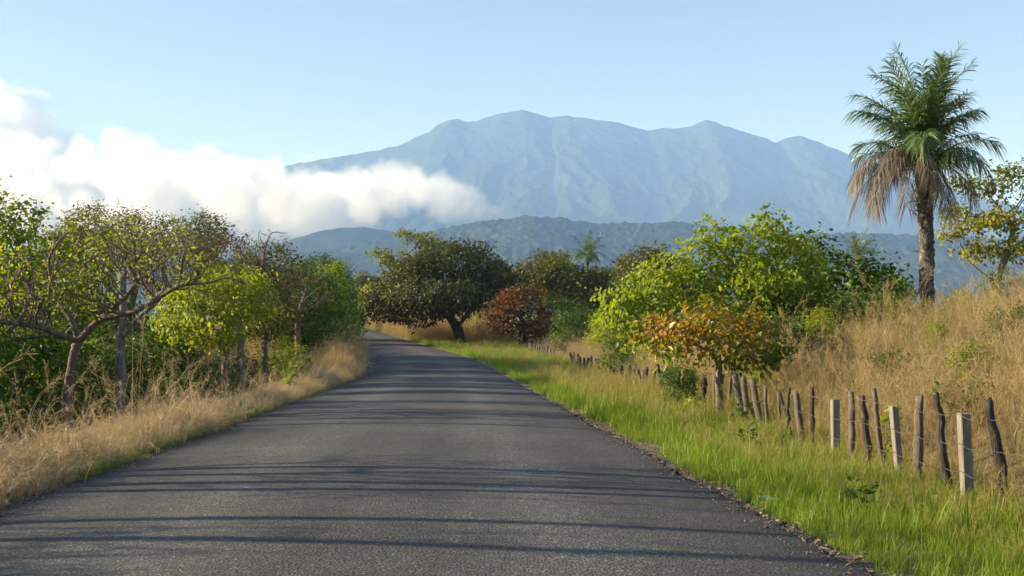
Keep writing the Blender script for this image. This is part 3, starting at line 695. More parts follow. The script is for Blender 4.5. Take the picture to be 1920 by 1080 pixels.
# --- shrubs and thicket
thicket = make_tree('shrub', 'dense green shrub filling the thicket under the bare trees on the left', 'shrub', 60, 40,
    [(60, 640, 0, 80, 50), (0, 640, 0, 60, 46), (120, 650, 0, 60, 46), (30, 715, 0, 90, 42), (110, 715, 0, 80, 42)], [[(60, 790, 0), (60, 750, 0), (58, 700, 0)]],
    B_DARK, F_GREEN, n_att=640, step=0.23, r_tip=0.008, leaf=0.14, per=8, aspect=0.55, seed=71, spread=0.22)
scrub = make_tree('shrub', 'bushy yellow-green shrub in the thicket at the left edge of the picture', 'shrub', 20, 33,
    [(20, 650, 0, 60, 50), (-30, 660, 0, 50, 44), (65, 670, 0, 42, 40), (0, 730, 0, 70, 48), (60, 735, 0, 60, 46)], [[(20, 800, 0), (20, 750, 0), (20, 700, 0)]],
    B_DARK, F_YELGREEN, n_att=560, step=0.19, r_tip=0.007, leaf=0.12, per=8, aspect=0.55, seed=73, spread=0.17)
def at(px, d): return (px - 960) / FPX * d
def put(src, px, d, rz, s, label, cat='shrub', group=None, dz=0.0, sz=None):
    x = at(px, d); return copy_tree(src, (x, d, G(x, d) - 0.05 + dz), rz, s, label, cat, group, sz)
gS = 'shrubs of the left thicket'
put(thicket, 300, 46, 1.1, 1.05, 'dense green shrub behind the bright yellow-green small tree', group=gS)
put(thicket, 190, 44, 2.6, 1.15, 'dense green shrub behind the pale-trunked bare tree', group=gS)
put(thicket, -60, 42, 4.0, 1.3, 'dense green shrub cut by the left edge of the picture', group=gS)
put(thicket, 620, 72, 0.6, 1.0, 'dark shrub tucked under the overhanging tree at the left of the bend', group=gS)
put(scrub, 290, 39, 2.2, 0.9, 'low yellow-green shrub left of the bright small tree', group=gS)
put(scrub, 530, 50, 3.9, 0.9, 'low shrub under the orange-tinged olive tree', group=gS)
put(scrub, 130, 38, 5.2, 0.85, 'low yellow-green shrub between the two bare trunks', group=gS)
gB = 'trees behind the left thicket'
put(canopy, 150, 58, 2.0, 1.0, 'brown flat-topped tree further back at the far left', 'tree', gB)
put(canopy, 250, 66, 4.1, 1.15, 'withered flat-topped tree deep behind the left thicket', 'tree', gB)
put(tawny, 380, 62, 1.7, 1.2, 'olive tree behind the brown thorn canopy on the left', 'tree', gB)
put(reach, 30, 55, 2.4, 1.2, 'green tree deep behind the left edge thicket', 'tree', gB)
put(reach, 470, 70, 3.6, 1.1, 'green tree filling the gap behind the orange-tinged tree', 'tree', gB)
put(reach, 590, 92, 0.4, 1.3, 'dark green tree beyond the left side of the bend', 'tree', gB)
put(reach, 610, 130, 1.9, 1.6, 'distant green tree on the left of the upper road', 'tree', gB)
gF = 'far trees at the top of the road'
put(dark_tree, 640, 230, 1.0, 0.9, 'distant dark tree left of where the road vanishes', 'tree', gF)
put(dark_tree, 672, 260, 2.0, 0.95, 'distant dark rounded tree above where the road vanishes', 'tree', gF)
put(twin, 700, 190, 0.7, 1.2, 'distant olive tree right of where the road vanishes', 'tree', gF)
put(twin, 740, 150, 2.7, 1.0, 'olive tree beyond the golden bank of the road', 'tree', gF)
gR = 'far trees behind the right field'
put(twin, 1200, 150, 2.2, 1.5, 'far olive tree left of the lime green tree', 'tree', gR)
put(dark_tree, 1250, 190, 3.3, 1.15, 'far dark tree behind the left part of the lime green tree', 'tree', gR)
put(dark_tree, 1140, 175, 5.0, 0.9, 'far dark tree behind the twin-trunked tree', 'tree', gR)
put(gap_tree, 930, 150, 2.0, 1.1, 'far olive tree behind the right part of the dark tree', 'tree', gR)
put(dark_tree, 1640, 120, 4.0, 0.62, 'dark far tree seen low between the lime tree and the palm', 'tree', gR)
put(twin, 1420, 120, 1.2, 0.9, 'far olive tree hidden behind the lime green crown', 'tree', gR)
put(twin, 1040, 140, 4.4, 1.35, 'far olive tree showing between the russet and twin-trunked trees', 'tree', gR)
put(twin, 860, 150, 0.2, 0.9, 'far olive tree behind the leaning black trunk', 'tree', gR)
put(thicket, 800, 118, 1.0, 1.2, 'green bush under the left part of the dark tree', group='bushes by the bend')
put(thicket, 905, 120, 2.4, 1.2, 'green bush under the right part of the dark tree', group='bushes by the bend')
put(thicket, 745, 128, 3.1, 1.0, 'green bush at the golden bank left of the dark tree', group='bushes by the bend')
put(thicket, 1545, 31, 0.9, 0.55, 'shaded green bush at the foot of the tree left of the palm', group='bushes on the right slope')
put(thicket, 1445, 27, 2.2, 0.5, 'dark green bush right of the turning tree', group='bushes on the right slope')
put(scrub, 1690, 31, 0.9, 0.42, 'small green bush left of the palm foot', group='bushes on the right slope')
put(scrub, 1880, 30, 2.9, 0.5, 'small green bush on the slope under the right edge tree', group='bushes on the right slope')
put(scrub, 1800, 31, 4.9, 0.4, 'small green bush just right of the palm foot', group='bushes on the right slope')
put(thicket, 1180, 120, 0.9, 1.5, 'green bush at the left foot of the lime green tree', group='bushes in the right field')
put(thicket, 1120, 118, 2.9, 1.4, 'green bush behind the twin trunks', group='bushes in the right field')
put(scrub, 1200, 60, 1.9, 0.8, 'yellow-green bush under the left branches of the lime green tree', group='bushes in the right field')
for i_, (px_, d_, s_) in enumerate([(1475, 26.5, 0.46), (1535, 27.5, 0.5), (1600, 28.2, 0.5), (1655, 28.8, 0.44)]):
    put((thicket, scrub)[i_ % 2], px_, d_, 1.3 * i_, s_, ['first', 'second', 'third', 'fourth'][i_] + ' low bush from the turning tree towards the palm', group='bushes on the right slope')
for i_, (px_, d_, s_, t_) in enumerate([(1825, 17.5, 0.30, 'green bush on the slope above the pale square post nearest the camera'), (1905, 21, 0.30, 'green bush high on the slope at the right edge'), (1755, 23, 0.28, 'green bush on the middle of the grassy slope below the palm'), (1680, 20.5, 0.24, 'small green bush just behind the thin leaning posts')]):
    put((scrub, thicket)[i_ % 2], px_, d_, 2.1 * i_, s_, t_, group='bushes on the right slope')
put(thicket, 1660, 33, 4.9, 0.62, 'green bush filling the slope between the half-shaded tree and the palm', group='bushes on the right slope')
put(thicket, 1500, 29, 5.9, 0.6, 'dark green bush under the right branches of the lime green tree', group='bushes on the right slope')
for i_, (src_, px_, d_, s_, t_) in enumerate([(thicket, 1045, 93, 1.15, 'green bush between the russet tree and the far fence gap'), (scrub, 1125, 72, 0.95, 'yellow-green bush behind the far fence left of the lime green tree'), (thicket, 1080, 84, 0.9, 'dark green bush in front of the twin trunks'), (thicket, 1165, 52, 0.6, 'low green bush at the far fence under the lime green tree'), (scrub, 905, 112, 1.3, 'yellow-green bush between the dark tree and the russet tree'), (thicket, 700, 150, 1.7, 'dark green bush on the bank left of the large dark tree'), (scrub, 765, 124, 1.3, 'light bush at the left foot of the large dark tree')]):
    put(src_, px_, d_, 1.7 * i_, s_, t_, group='bushes in the right field')
for i_, (src_, px_, d_, s_, t_) in enumerate([(thicket, 262, 31, 0.42, 'low dark bush right of the pale bare trunk'), (scrub, 335, 35, 0.5, 'low yellow-green bush under the brown thorn canopy'), (thicket, 405, 40, 0.55, 'low dark bush at the foot of the bright yellow-green tree'), (thicket, 470, 45, 0.62, 'low dark bush at the foot of the leafless twiggy tree'), (scrub, 520, 52, 0.68, 'low yellow-green bush in front of the dark overhanging tree'), (thicket, 565, 57, 0.72, 'low dark bush under the overhanging tree near the bend'), (thicket, 603, 64, 0.8, 'dark bush at the tip of the golden verge by the bend'), (thicket, 640, 100, 1.5, 'dark bush left of the upper road beyond the bend')]):
    put(src_, px_, d_, 0.9 + 1.9 * i_, s_, t_, group=gS)
put(scrub, 1425, 24.8, 2.0, 0.33, 'low bush right of the trunk of the turning tree', group='bushes on the right slope')
put(thicket, 1275, 26.5, 1.0, 0.34, 'low green bush in front of the posts left of the turning tree', group='bushes on the right slope')
put(bare, 10, 28.5, 3.9, 0.95, 'bare low-branching tree cut by the left edge', 'tree', 'bare trees of the left verge')
put(twigs, 560, 52, 1.2, 0.95, 'leafless twiggy tree above the dark overhanging tree', 'tree', 'bare trees of the left verge')
# trees out of the picture on the left whose shadows cross the road
gO = 'trees outside the left edge of the picture'
slender = make_tree('slender_tree', 'slender roadside tree standing outside the left edge of the picture', 'tree', -300, 14.0,
    [(-300, -140, 0, 60, 60), (-270, -60, 0, 70, 60), (-340, -20, 0, 60, 50), (-290, 60, 0, 60, 50)],
    [[(-300, 760, 0), (-285, 600, 0.05), (-310, 430, 0.22), (-290, 270, 0.12), (-315, 110, -0.12), (-292, -20, 0.1), (-300, -120, 0.2)], [(-310, 430, 0.22), (-330, 330, 0.5), (-325, 200, 0.75), (-340, 60, 0.7)]],
    B_GREY, F_OLIVE, n_att=170, step=0.2, r_tip=0.011, rmax=0.115, leaf=0.10, per=3, seed=91, spread=0.14, x=-10.4, leaf_keep=0.6)
for i, (x_, y_, rz, s_, src) in enumerate([(-14.5, 9.6, 1.0, 1.05, slender), (-13.6, 10.6, 2.0, 1.0, slender), (-10.2, 12.3, 3.0, 0.95, slender), (-12.2, 13.0, 4.0, 1.1, slender), (-11.5, 13.6, 1.3, 1.0, bare2), (-15.2, 8.4, 4.0, 1.1, bare), (-11.4, 21.6, 0.4, 1.0, slender), (-12.6, 23.4, 1.9, 1.1, slender), (-13.4, 26.6, 2.9, 1.15, slender), (-14.6, 29.6, 0.9, 1.2, slender), (-15.5, 28.2, 2.9, 0.7, yel_top), (-18.0, 32.0, 1.7, 0.75, round_leaf), (-16, 3.0, 2.5, 1.05, bare2), (-12.0, -2.0, 4.6, 1.1, bare2), (-22, 43, 3.0, 1.1, canopy)]):
    copy_tree(src, (x_, y_, G(x_, y_) - 0.05), rz, s_, 'roadside tree standing outside the left edge of the picture', 'tree', gO)

gO2 = 'shade shrubs added outside the left edge of the picture'  # shrub row; those out of view are added to shade the left dip
rs_ = np.random.default_rng(6); n_in = 0
for i, y_ in enumerate(np.arange(15, 45, 1.6)):
    x_ = -10.4 - 0.07 * y_ + rs_.normal(0, 0.4); src = (scrub, thicket)[i % 2]; rz = rs_.uniform(0, 6.28); s_ = rs_.uniform(0.78, 0.95)
    inside = x_ > -0.455 * y_
    if inside:
        nth = ['first', 'second', 'third', 'fourth', 'fifth', 'sixth', 'seventh', 'eighth', 'ninth', 'tenth', 'eleventh', 'twelfth', 'thirteenth', 'fourteenth', 'fifteenth'][n_in]; n_in += 1
        copy_tree(src, (x_, y_, G(x_, y_) - 0.05), rz, s_, nth + ' shrub from the left edge in the low ' + 'undergrowth row under the trees', 'shrub', gS)
        continue
    copy_tree(src, (x_, y_, G(x_, y_) - 0.05), rz, s_, 'shrub added outside the left edge of the picture to shade the dip', 'shrub', gO2)

# ------------------------------------------------------------------ palms
M_PALM = foliage_mat('palm_leaflets', [(0, (0.045, 0.09, 0.035)), (0.5, (0.08, 0.14, 0.045)), (0.85, (0.14, 0.20, 0.055)), (1, (0.25, 0.25, 0.08))], 0.6, 0.3, 0.25, tcol=(1.1, 1.15, 0.6), spec=0.5, rough=0.38)
M_DEADP = foliage_mat('dead_palm_leaflets', [(0, (0.075, 0.062, 0.05)), (0.5, (0.14, 0.115, 0.09)), (1, (0.24, 0.20, 0.16))], 0.8, 0.3, 0.25, tcol=(1.0, 0.95, 0.85), spec=0.15)
M_RACHIS = bark_mat('palm_rachis', [(0, (0.10, 0.12, 0.04)), (1, (0.22, 0.22, 0.08))], 8)
M_PTRUNK = bark_mat('palm_trunk_bark', [(0, (0.016, 0.014, 0.012)), (0.45, (0.05, 0.043, 0.037)), (0.66, (0.17, 0.15, 0.13)), (1, (0.46, 0.42, 0.37))], 5.0, 0.7, 1.0)

def frond_mesh(name, L, rise, curl, nleaf, leaf_l, leaf_w, droop, mat, rmat, seed, plume=0.5, sway=0.0, start=0.16):
    """pinnate leaf growing from the origin along +X, arching by gravity"""
    r_ = np.random.default_rng(seed)
    K = 22; t = np.linspace(0, 1, K)
    el = rise - curl * t ** 1.35
    az = sway * t ** 1.5
    d = np.stack([np.cos(el) * np.cos(az), np.cos(el) * np.sin(az), np.sin(el)], 1)
    pts = np.concatenate([[np.zeros(3)], np.cumsum(d[:-1] * L / (K - 1), 0)])
    V1, F1 = tubes([pts], [0.028 * (1 - t) ** 0.8 + 0.004], lambda q: 5)
    V = [V1]; F = [F1]; rn = [np.full(len(F1), 0.6)]; off = len(V1)
    for i in range(nleaf):
        for sd in (-1, 1):
            u = start + (1 - start) * (i + r_.uniform(0, 0.9)) / nleaf
            u = min(u, 0.995)
            p_ = np.array([np.interp(u, t, pts[:, j]) for j in range(3)]); dd = np.array([np.interp(u, t, d[:, j]) for j in range(3)]); dd /= np.linalg.norm(dd)
            sdv = np.cross(dd, [0, 0, 1.0]); sdv /= np.linalg.norm(sdv) + 1e-9; upv = np.cross(sdv, dd)
            lift = r_.normal(0.15, plume)
            dirv = dd * (0.55 + 0.5 * u) + sdv * sd * 0.85 * math.cos(lift) + upv * math.sin(lift) * 0.85
            dirv /= np.linalg.norm(dirv)
            ll = leaf_l * (0.5 + 0.5 * math.sin(math.pi * min(1, 0.18 + 0.75 * u))) * r_.uniform(0.8, 1.15)
            q = np.array([0, 0.4, 0.75, 1.0]); 
            c = p_ + dirv[None] * (q * ll)[:, None] - np.array([0, 0, 1.0])[None] * (droop * ll * q ** 2.0)[:, None]
            w = np.cross(dirv, upv + r_.normal(0, 0.3, 3)); w /= np.linalg.norm(w) + 1e-9
            wd = leaf_w * np.array([0.45, 1.0, 0.7, 0.06]) * 0.5
            vv = np.stack([c - w[None] * wd[:, None], c + w[None] * wd[:, None]], 1).reshape(-1, 3)
            V.append(vv); F.append(np.array([(0, 1, 3, 2), (2, 3, 5, 4), (4, 5, 7, 6)]) + off); off += 8; rn.append(np.full(3, r_.random()))
    me = mesh_from(name, np.concatenate(V), np.concatenate(F), [mat, rmat], smoothed=False, attrs={'rnd': ('FACE', np.concatenate(rn))})
    mi = np.zeros(len(me.polygons), np.int32); mi[:len(F1)] = 1; me.polygons.foreach_set('material_index', mi)
    return me

def make_palm(px, py_crown, d, base_py, label, scale=1.0, nfr=34, dead=9, trunk_r=0.2, seed=1, full=True, group=None):
    r_ = np.random.default_rng(seed); k = d / FPX
    bx = (px - 960) * k; bz = G(bx, d); hz = CAM_Z + (HOR - py_crown) * k - bz
    root = empty('palm_tree', (bx, d, bz))
    if full:
        ns = 18; rows = int(hz / 0.035); zz = np.linspace(-0.15, hz, rows); ang = np.arange(ns) / ns * 2 * math.pi
        Zr, Ar = np.meshgrid(zz, ang, indexing='ij')
        prof = trunk_r * (1.05 - 0.10 * zz / hz + 0.18 * np.exp(-zz / 0.35) + 0.22 * smooth(hz * 0.55, hz * 0.95, zz))
        saw = np.mod(Zr / 0.16 + Ar / (2 * math.pi) * 3 + 0.3 * fbm(Zr * 2, Ar * 2, 2, 3), 1.0)
        Rr = prof[:, None] * (1 + 0.16 * (saw - 0.5) + 0.28 * fbm(Zr * 5, np.cos(Ar) * 2.0 + np.sin(Ar) * 2.6, 4, 8))
        lean = 0.05 * np.sin(Zr * 0.7)
        V = np.stack([Rr * np.cos(Ar) + lean, Rr * np.sin(Ar), Zr], -1).reshape(-1, 3)
        i = np.arange(rows - 1)[:, None] * ns + np.arange(ns)[None]; j = np.arange(rows - 1)[:, None] * ns + (np.arange(ns)[None] + 1) % ns
        obj('trunk', mesh_from('trunk', V, np.stack([i, j, j + ns, i + ns], -1).reshape(-1, 4), [M_PTRUNK]), root)
        # old leaf bases curling off the trunk
        bm_ch = []; bm_r = []
        for q in range(26):
            a = r_.uniform(0, 6.28); z0 = hz * r_.uniform(0.35, 1.0) if q > 5 else hz * r_.uniform(0.2, 0.9)
            ln = r_.uniform(0.16, 0.42); e = np.array([math.cos(a), math.sin(a), 0])
            s_ = np.linspace(0, 1, 6)[:, None]
            pts = e * (trunk_r * 0.95 + ln * 0.75 * s_) + np.array([0, 0, z0]) + np.array([0, 0, 1.0]) * (0.10 * s_ + (0.28 if q % 3 else -0.4) * ln * s_ ** 2)
            bm_ch.append(pts); bm_r.append(np.linspace(0.032, 0.006, 6))
        V, F = tubes(bm_ch, bm_r, lambda q: 4)
        obj('leaf_bases', mesh_from('leaf_bases', V, F, [B_DARK]), root)['kind'] = 'stuff'
    else:
        V, F = tubes([np.array([(0, 0, -0.2), (0.05, 0, hz * 0.5), (0, 0, hz)])], [np.array([0.2, 0.16, 0.16]) * scale], lambda q: 8)
        obj('trunk', mesh_from('trunk', V, F, [M_PTRUNK]), root)
    metas = []
    for v in range(7):
        metas.append((frond_mesh('frond', [2.9, 2.75, 2.5, 2.3, 2.15, 2.1, 2.0][v] * scale, ([1.46, 1.36, 1.24, 1.10, 0.9, 0.65, 0.4] if full else [1.42, 1.25, 1.1, 0.9, 0.7, 0.5, 0.2])[v], ([0.45, 0.75, 0.95, 1.15, 1.3, 1.35, 1.2] if full else [0.6, 0.9, 1.2, 1.4, 1.5, 1.4, 1.3])[v], 56 if full else 26, 0.66 * scale, 0.034 * scale * (1 if full else 1.7), [0.3, 0.35, 0.45, 0.6, 0.7, 0.8, 0.8][v], M_PALM, M_RACHIS, seed * 10 + v, sway=[0.2, -0.25, 0.3, -0.2, 0.25, -0.3, 0.2][v])))
    ga = 2.39996
    for q in range(nfr):
        v = int(np.searchsorted(np.cumsum([0.12, 0.19, 0.23, 0.22, 0.15, 0.06, 0.03]), q / nfr * 0.999)) if full else min(6, int(7 * q / nfr))
        f = obj('frond', metas[v], root); f.location = (0.04 * math.cos(q * ga), 0.04 * math.sin(q * ga), hz + 0.1 - 0.016 * q)
        s_ = r_.uniform(0.82, 1.08); f.scale = (s_, s_ * (1 if q % 2 else -1), s_); f.rotation_euler = (r_.normal(0, 0.12), r_.normal(0, 0.10), q * ga + r_.normal(0, 0.2))
    if dead:
        dm = [frond_mesh('dead_frond', 2.45 * scale, [0.25, -0.25][v], [1.8, 1.3][v], 44, 0.5 * scale, 0.02, 1.3, M_DEADP, M_DEADP, seed * 10 + 30 + v, plume=0.3, sway=0.15, start=0.1) for v in range(2)]
        aa = [3.3, 2.75, 3.9, 3.6, 3.05, 0.15, -0.3, 0.6, 4.4, 5.3, 2.2, 3.45, 3.75, 4.1, 2.95, 3.2, 3.5, 4.7][:dead]
        for q, a in enumerate(aa):
            f = obj('dead_frond', dm[q % 2], root); f.location = (0.12 * math.cos(a), 0.12 * math.sin(a), hz - 0.12 - 0.03 * (q % 3)); f.rotation_euler = (0, r_.normal(0, 0.08), a)
            s_ = r_.uniform(0.75, 1.05); f.scale = (s_, s_, s_)
            f['label'] = 'brown dead frond hanging down the trunk'
    return tag(root, label, 'palm tree', group)
make_palm(1736, 284, 30.0, 575, 'tall rough-trunked palm with hanging dead fronds on the right slope', seed=2, dead=18, nfr=46, trunk_r=0.185)
make_palm(1102, 480, 135.0, 620, 'small far palm showing above the twin-trunked tree', scale=1.05, nfr=20, dead=0, seed=4, full=False, group='small far palms')
make_palm(1610, 488, 62.0, 600, 'small far palm between the lime tree and the tall palm', scale=0.62, nfr=18, dead=0, seed=5, full=False, group='small far palms')

# ------------------------------------------------------------------ fences
W_GREY = bark_mat('weathered_wood', [(0, (0.035, 0.029, 0.024)), (0.5, (0.12, 0.10, 0.08)), (1, (0.29, 0.255, 0.21))], 16, 0.14, 1.0)
W_DARK = bark_mat('charred_wood', [(0, (0.016, 0.013, 0.012)), (0.5, (0.055, 0.045, 0.038)), (1, (0.17, 0.14, 0.115))], 14, 0.15, 1.0)
W_PALE = bark_mat('sawn_pale_wood', [(0, (0.10, 0.088, 0.073)), (0.5, (0.19, 0.172, 0.148)), (1, (0.31, 0.285, 0.245))], 10, 0.1, 0.3)

def post_mesh(h, w, kind, lean, seed, bend=None):
    r_ = np.random.default_rng(seed)
    if kind == 'square':
        K = 8; ns = 8; c = 0.82
        prof = np.array([(1, -c), (1, c), (c, 1), (-c, 1), (-1, c), (-1, -c), (-c, -1), (c, -1)]) * w / 2
        wob = 0.004
    else:
        K = 16; ns = 10; a = np.arange(ns) / ns * 2 * math.pi
        prof = np.stack([np.cos(a), np.sin(a)], 1) * w / 2 * (1 + 0.28 * (r_.random(ns) - 0.5))[:, None]
        wob = 0.010 if kind == 'round' else 0.022
    z = np.linspace(-0.25, h, K); t = np.clip(z / h, 0, 1)
    px_ = np.interp(t, [0, 1], [0, lean]) + (np.cumsum(r_.normal(0, wob * 0.5, K)) if kind != 'square' else 0)
    if bend is not None: px_ = px_ + np.interp(t, np.linspace(0, 1, len(bend)), bend)
    py_ = np.cumsum(r_.normal(0, wob * 0.5, K)) if kind != 'square' else z * 0
    V = []
    for i in range(K):
        s = (1.0 if kind == 'square' else 1.06 - 0.22 * t[i] + 0.16 * (vnoise(z[i] * 6, seed * 1.7, seed=seed) - 0.5))
        tw = (0.12 * t[i] if kind == 'square' else 0.5 * t[i]) + (seed % 7) * 0.05
        R = np.array([[math.cos(tw), -math.sin(tw)], [math.sin(tw), math.cos(tw)]])
        pr = (prof * s) @ R.T
        if kind != 'square': pr = pr * (1 + 0.12 * (r_.random((ns, 1)) - 0.5))
        zz = np.full(ns, z[i])
        if i == K - 1: zz = zz + (r_.random(ns) * (0.07 if kind == 'dark' else 0.035 if kind == 'round' else 0.006))
        V.append(np.column_stack([pr[:, 0] + px_[i], pr[:, 1] + py_[i], zz]))
    V = np.concatenate(V)
    i = np.arange(K - 1)[:, None] * ns + np.arange(ns)[None]; j = np.arange(K - 1)[:, None] * ns + (np.arange(ns)[None] + 1) % ns
    F = np.stack([i, j, j + ns, i + ns], -1).reshape(-1, 4)
    top = (K - 1) * ns; cv = V[top:top + ns].mean(0) - np.array([0, 0, 0.01]); V = np.vstack([V, cv]); ci = len(V) - 1
    T = np.array([(top + q, top + (q + 1) % ns, ci) for q in range(ns)])
    mat = {'square': W_PALE, 'round': W_GREY, 'dark': W_DARK}[kind]
    return mesh_from('post', V, [F, T], [mat], smoothed=(kind != 'square'))

_fy = np.linspace(3, 165, 4000); _fpx = 960 + x_fence(_fy) / _fy * FPX
def fence_d(px): return float(np.interp(-px, -_fpx, _fy))
# (top px, top py, lean px bottom-minus-top, width px, kind, bend)
posts = [(1862, 757, 8, 21, 'dark', [0, 0.03, 0.05, 0.02, 0.0, -0.03]), (1803, 775, 4, 19, 'square', None), (1753, 744, 30, 16, 'dark', [0, -0.03, -0.02, 0.02, 0]), (1721, 744, -4, 18, 'round', None),
    (1673, 761, 8, 13, 'square', None), (1637, 731, 12, 11, 'round', None), (1612, 748, 11, 13, 'dark', [0, 0.02, -0.01, 0.02, 0]), (1590, 738, 3, 14, 'round', None), (1563, 749, 0, 14, 'square', None),
    (1514, 731, 11, 10, 'dark', None), (1495, 735, 8, 15, 'round', None), (1479, 733, 1, 8, 'dark', None), (1464, 741, 12, 6, 'dark', None), (1456, 735, 6, 6, 'round', None), (1434, 726, 2, 7, 'round', None), (1413, 712, 14, 13, 'round', None),
    (1394, 708, 8, 12, 'round', None), (1377, 702, 12, 14, 'round', None), (1370, 708, -8, 7, 'round', None)]
r_ = np.random.default_rng(77)
for x_ in [1353, 1337, 1319, 1312, 1300, 1288, 1279, 1272, 1258, 1250, 1243, 1233, 1226, 1214, 1206, 1197, 1189, 1180, 1173, 1166, 1152, 1146]:
    posts.append((x_, 688 + (x_ - 1170) * 0.085 + r_.normal(0, 4.5), r_.normal(2, 5), r_.uniform(6, 10.5), r_.choice(['round', 'round', 'dark']), None))
for x_ in [1128, 1119, 1114, 1107, 1101, 1095, 1088, 1083, 1076, 1070]:
    posts.append((x_, 664 + (x_ - 1070) * 0.2 + r_.normal(0, 3), r_.normal(1, 2.5), r_.uniform(4.5, 6.5), r_.choice(['round', 'round', 'dark']), None))
xx = 1040.0
while xx > 905:
    posts.append((xx, 652 + (xx - 1030) * 0.16 + r_.normal(0, 2), r_.normal(0, 1.6), r_.uniform(3, 4.4), r_.choice(['round', 'round', 'dark']), None)); xx -= r_.uniform(3.6, 6.5)
fence = empty('fence', (4.6, 10.5, 0.0))
tag(fence, 'rustic fence of uneven weathered wooden posts along the right verge', 'fence')
tops = []
for i, (tx, ty, ln, w, kd, bd) in enumerate(posts):
    d = fence_d(tx + ln * 0.6); k = d / FPX
    x_b = (tx + ln - 960) * k; zb = G(x_b, d); zt = CAM_Z + (HOR - ty) * k
    h = max(0.55, zt - zb)
    o = obj('post', post_mesh(h, w * k, kd, -ln * k * 1.25, 300 + i, bd), fence)
    o.location = (x_b - 4.6 + ln * k * 0.12, d - 10.5, zb)
    tops.append((x_b, d, zb, h, -ln * k * 1.25))
# wires strung from post to post
m, nt, n, l = new_mat('rusty_wire')
p = n.new('ShaderNodeBsdfPrincipled'); p.inputs['Metallic'].default_value = 0.6; p.inputs['Roughness'].default_value = 0.6
r = ramp(n, [(0.3, (0.10, 0.06, 0.04)), (0.7, (0.28, 0.24, 0.21))]); l.new(noise_n(n, l, 30, 3), r.inputs[0]); l.new(r.outputs[0], p.inputs['Base Color'])
o_ = n.new('ShaderNodeOutputMaterial'); l.new(p.outputs[0], o_.inputs[0]); M_WIRE = m
near = sorted([t for t in tops if t[1] < 45], key=lambda t: t[1])
for hw in (0.92, 0.62, 0.34):
    pts = []
    for (a, b) in zip(near[:-1], near[1:]):
        for q in np.linspace(0, 1, 4)[:-1]:
            x_ = a[0] + (b[0] - a[0]) * q; d_ = a[1] + (b[1] - a[1]) * q; z_ = a[2] + (b[2] - a[2]) * q
            la = a[4] * hw + (b[4] - a[4]) * hw * q
            pts.append((x_ + la * 0.8 - 4.6 - 0.06, d_ - 10.5, z_ + hw - 0.05 * math.sin(math.pi * q) * (b[1] - a[1])))
    pts = np.array([(0.13, -4.2, hw)] + pts)
    V, F = tubes([pts], [np.full(len(pts), 0.0028)], lambda q: 4)
    obj('wire', mesh_from('wire', V, F, [M_WIRE]), fence)
lf = empty('fence', (-9.5, 25, 0)); tag(lf, 'dark weathered fence posts in the tall grass under the left trees', 'fence')
for i, (px, d, h, w) in enumerate([(200, 27, 0.95, 0.09), (246, 29, 0.8, 0.07), (300, 31, 0.9, 0.08), (358, 34, 0.95, 0.10), (40, 22.5, 0.85, 0.09), (412, 38, 0.95, 0.1), (452, 42, 0.95, 0.11), (490, 46, 1.0, 0.1)]):
    x_ = at(px, d); o = obj('post', post_mesh(h, w, 'dark', r_.normal(0, 0.06), 500 + i), lf); o.location = (x_ + 9.5, d - 25, G(x_, d))

# ------------------------------------------------------------------ grass
def tuft_mesh(name, nb, h, w, seed, mat, bend=0.5, spread=0.08, seg=4, heads=0.0, head_l=0.16, lean=0.25, head_n=20):
    """a tuft: tapering blades, some carrying a feathery seed head"""
    r_ = np.random.default_rng(seed); V = []; F = []; H = []; RN = []; off = 0
    for i in range(nb):
        a = r_.uniform(0, 6.28); e = np.array([math.cos(a), math.sin(a), 0]); L = r_.uniform(*h)
        o_ = np.append(r_.normal(0, spread, 2), -0.02); bd = abs(r_.normal(bend, bend * 0.5)); l0 = abs(r_.normal(0, lean))
        stalk = r_.random() < heads
        t = np.linspace(0, 1, seg + 1)
        ang = l0 + bd * t ** 1.6
        dd = e[None] * np.sin(ang)[:, None] + np.array([0, 0, 1.0])[None] * np.cos(ang)[:, None]
        c = o_ + np.concatenate([[np.zeros(3)], np.cumsum(dd[:-1] * L / seg, 0)])
        sd = np.array([-e[1], e[0], 0]); tw = r_.uniform(-0.8, 0.8); sd = sd * math.cos(tw) + e * math.sin(tw)
        ww = (w * (0.42 if stalk else 1.0)) * r_.uniform(0.7, 1.2) * (np.full(seg + 1, 0.8) if stalk else np.clip(1.05 - t ** 1.5, 0.08, 1)) * 0.5
        vv = np.stack([c - sd[None] * ww[:, None], c + sd[None] * ww[:, None]], 1).reshape(-1, 3)
        V.append(vv); q = np.arange(seg) * 2 + off; F.append(np.stack([q, q + 1, q + 3, q + 2], 1)); off += len(vv)
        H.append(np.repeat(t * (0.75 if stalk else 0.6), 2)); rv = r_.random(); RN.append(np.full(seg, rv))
        if stalk:
            for b_ in range(head_n):
                u = r_.uniform(1 - head_l / L * 1.2, 1.0); p_ = np.array([np.interp(u, t, c[:, j]) for j in range(3)])
                dv = dd[-1] * 0.9 + r_.normal(0, 0.42, 3); dv /= np.linalg.norm(dv); ln = head_l * r_.uniform(0.15, 0.5)
                sv = np.cross(dv, r_.normal(0, 1, 3)); sv /= np.linalg.norm(sv); sv *= w * 0.36
                V.append(np.array([p_ - sv * 0.3, p_ + sv * 0.3, p_ + dv * ln + sv * 0.6, p_ + dv * ln * 1.0 - sv * 0.6])); F.append(np.array([[0, 1, 2, 3]]) + off); off += 4
                H.append(np.full(4, 1.0)); RN.append(np.array([rv]))
    return mesh_from(name, np.concatenate(V), np.concatenate(F), [mat], smoothed=True, attrs={'h': ('POINT', np.concatenate(H)), 'rnd': ('FACE', np.concatenate(RN))})

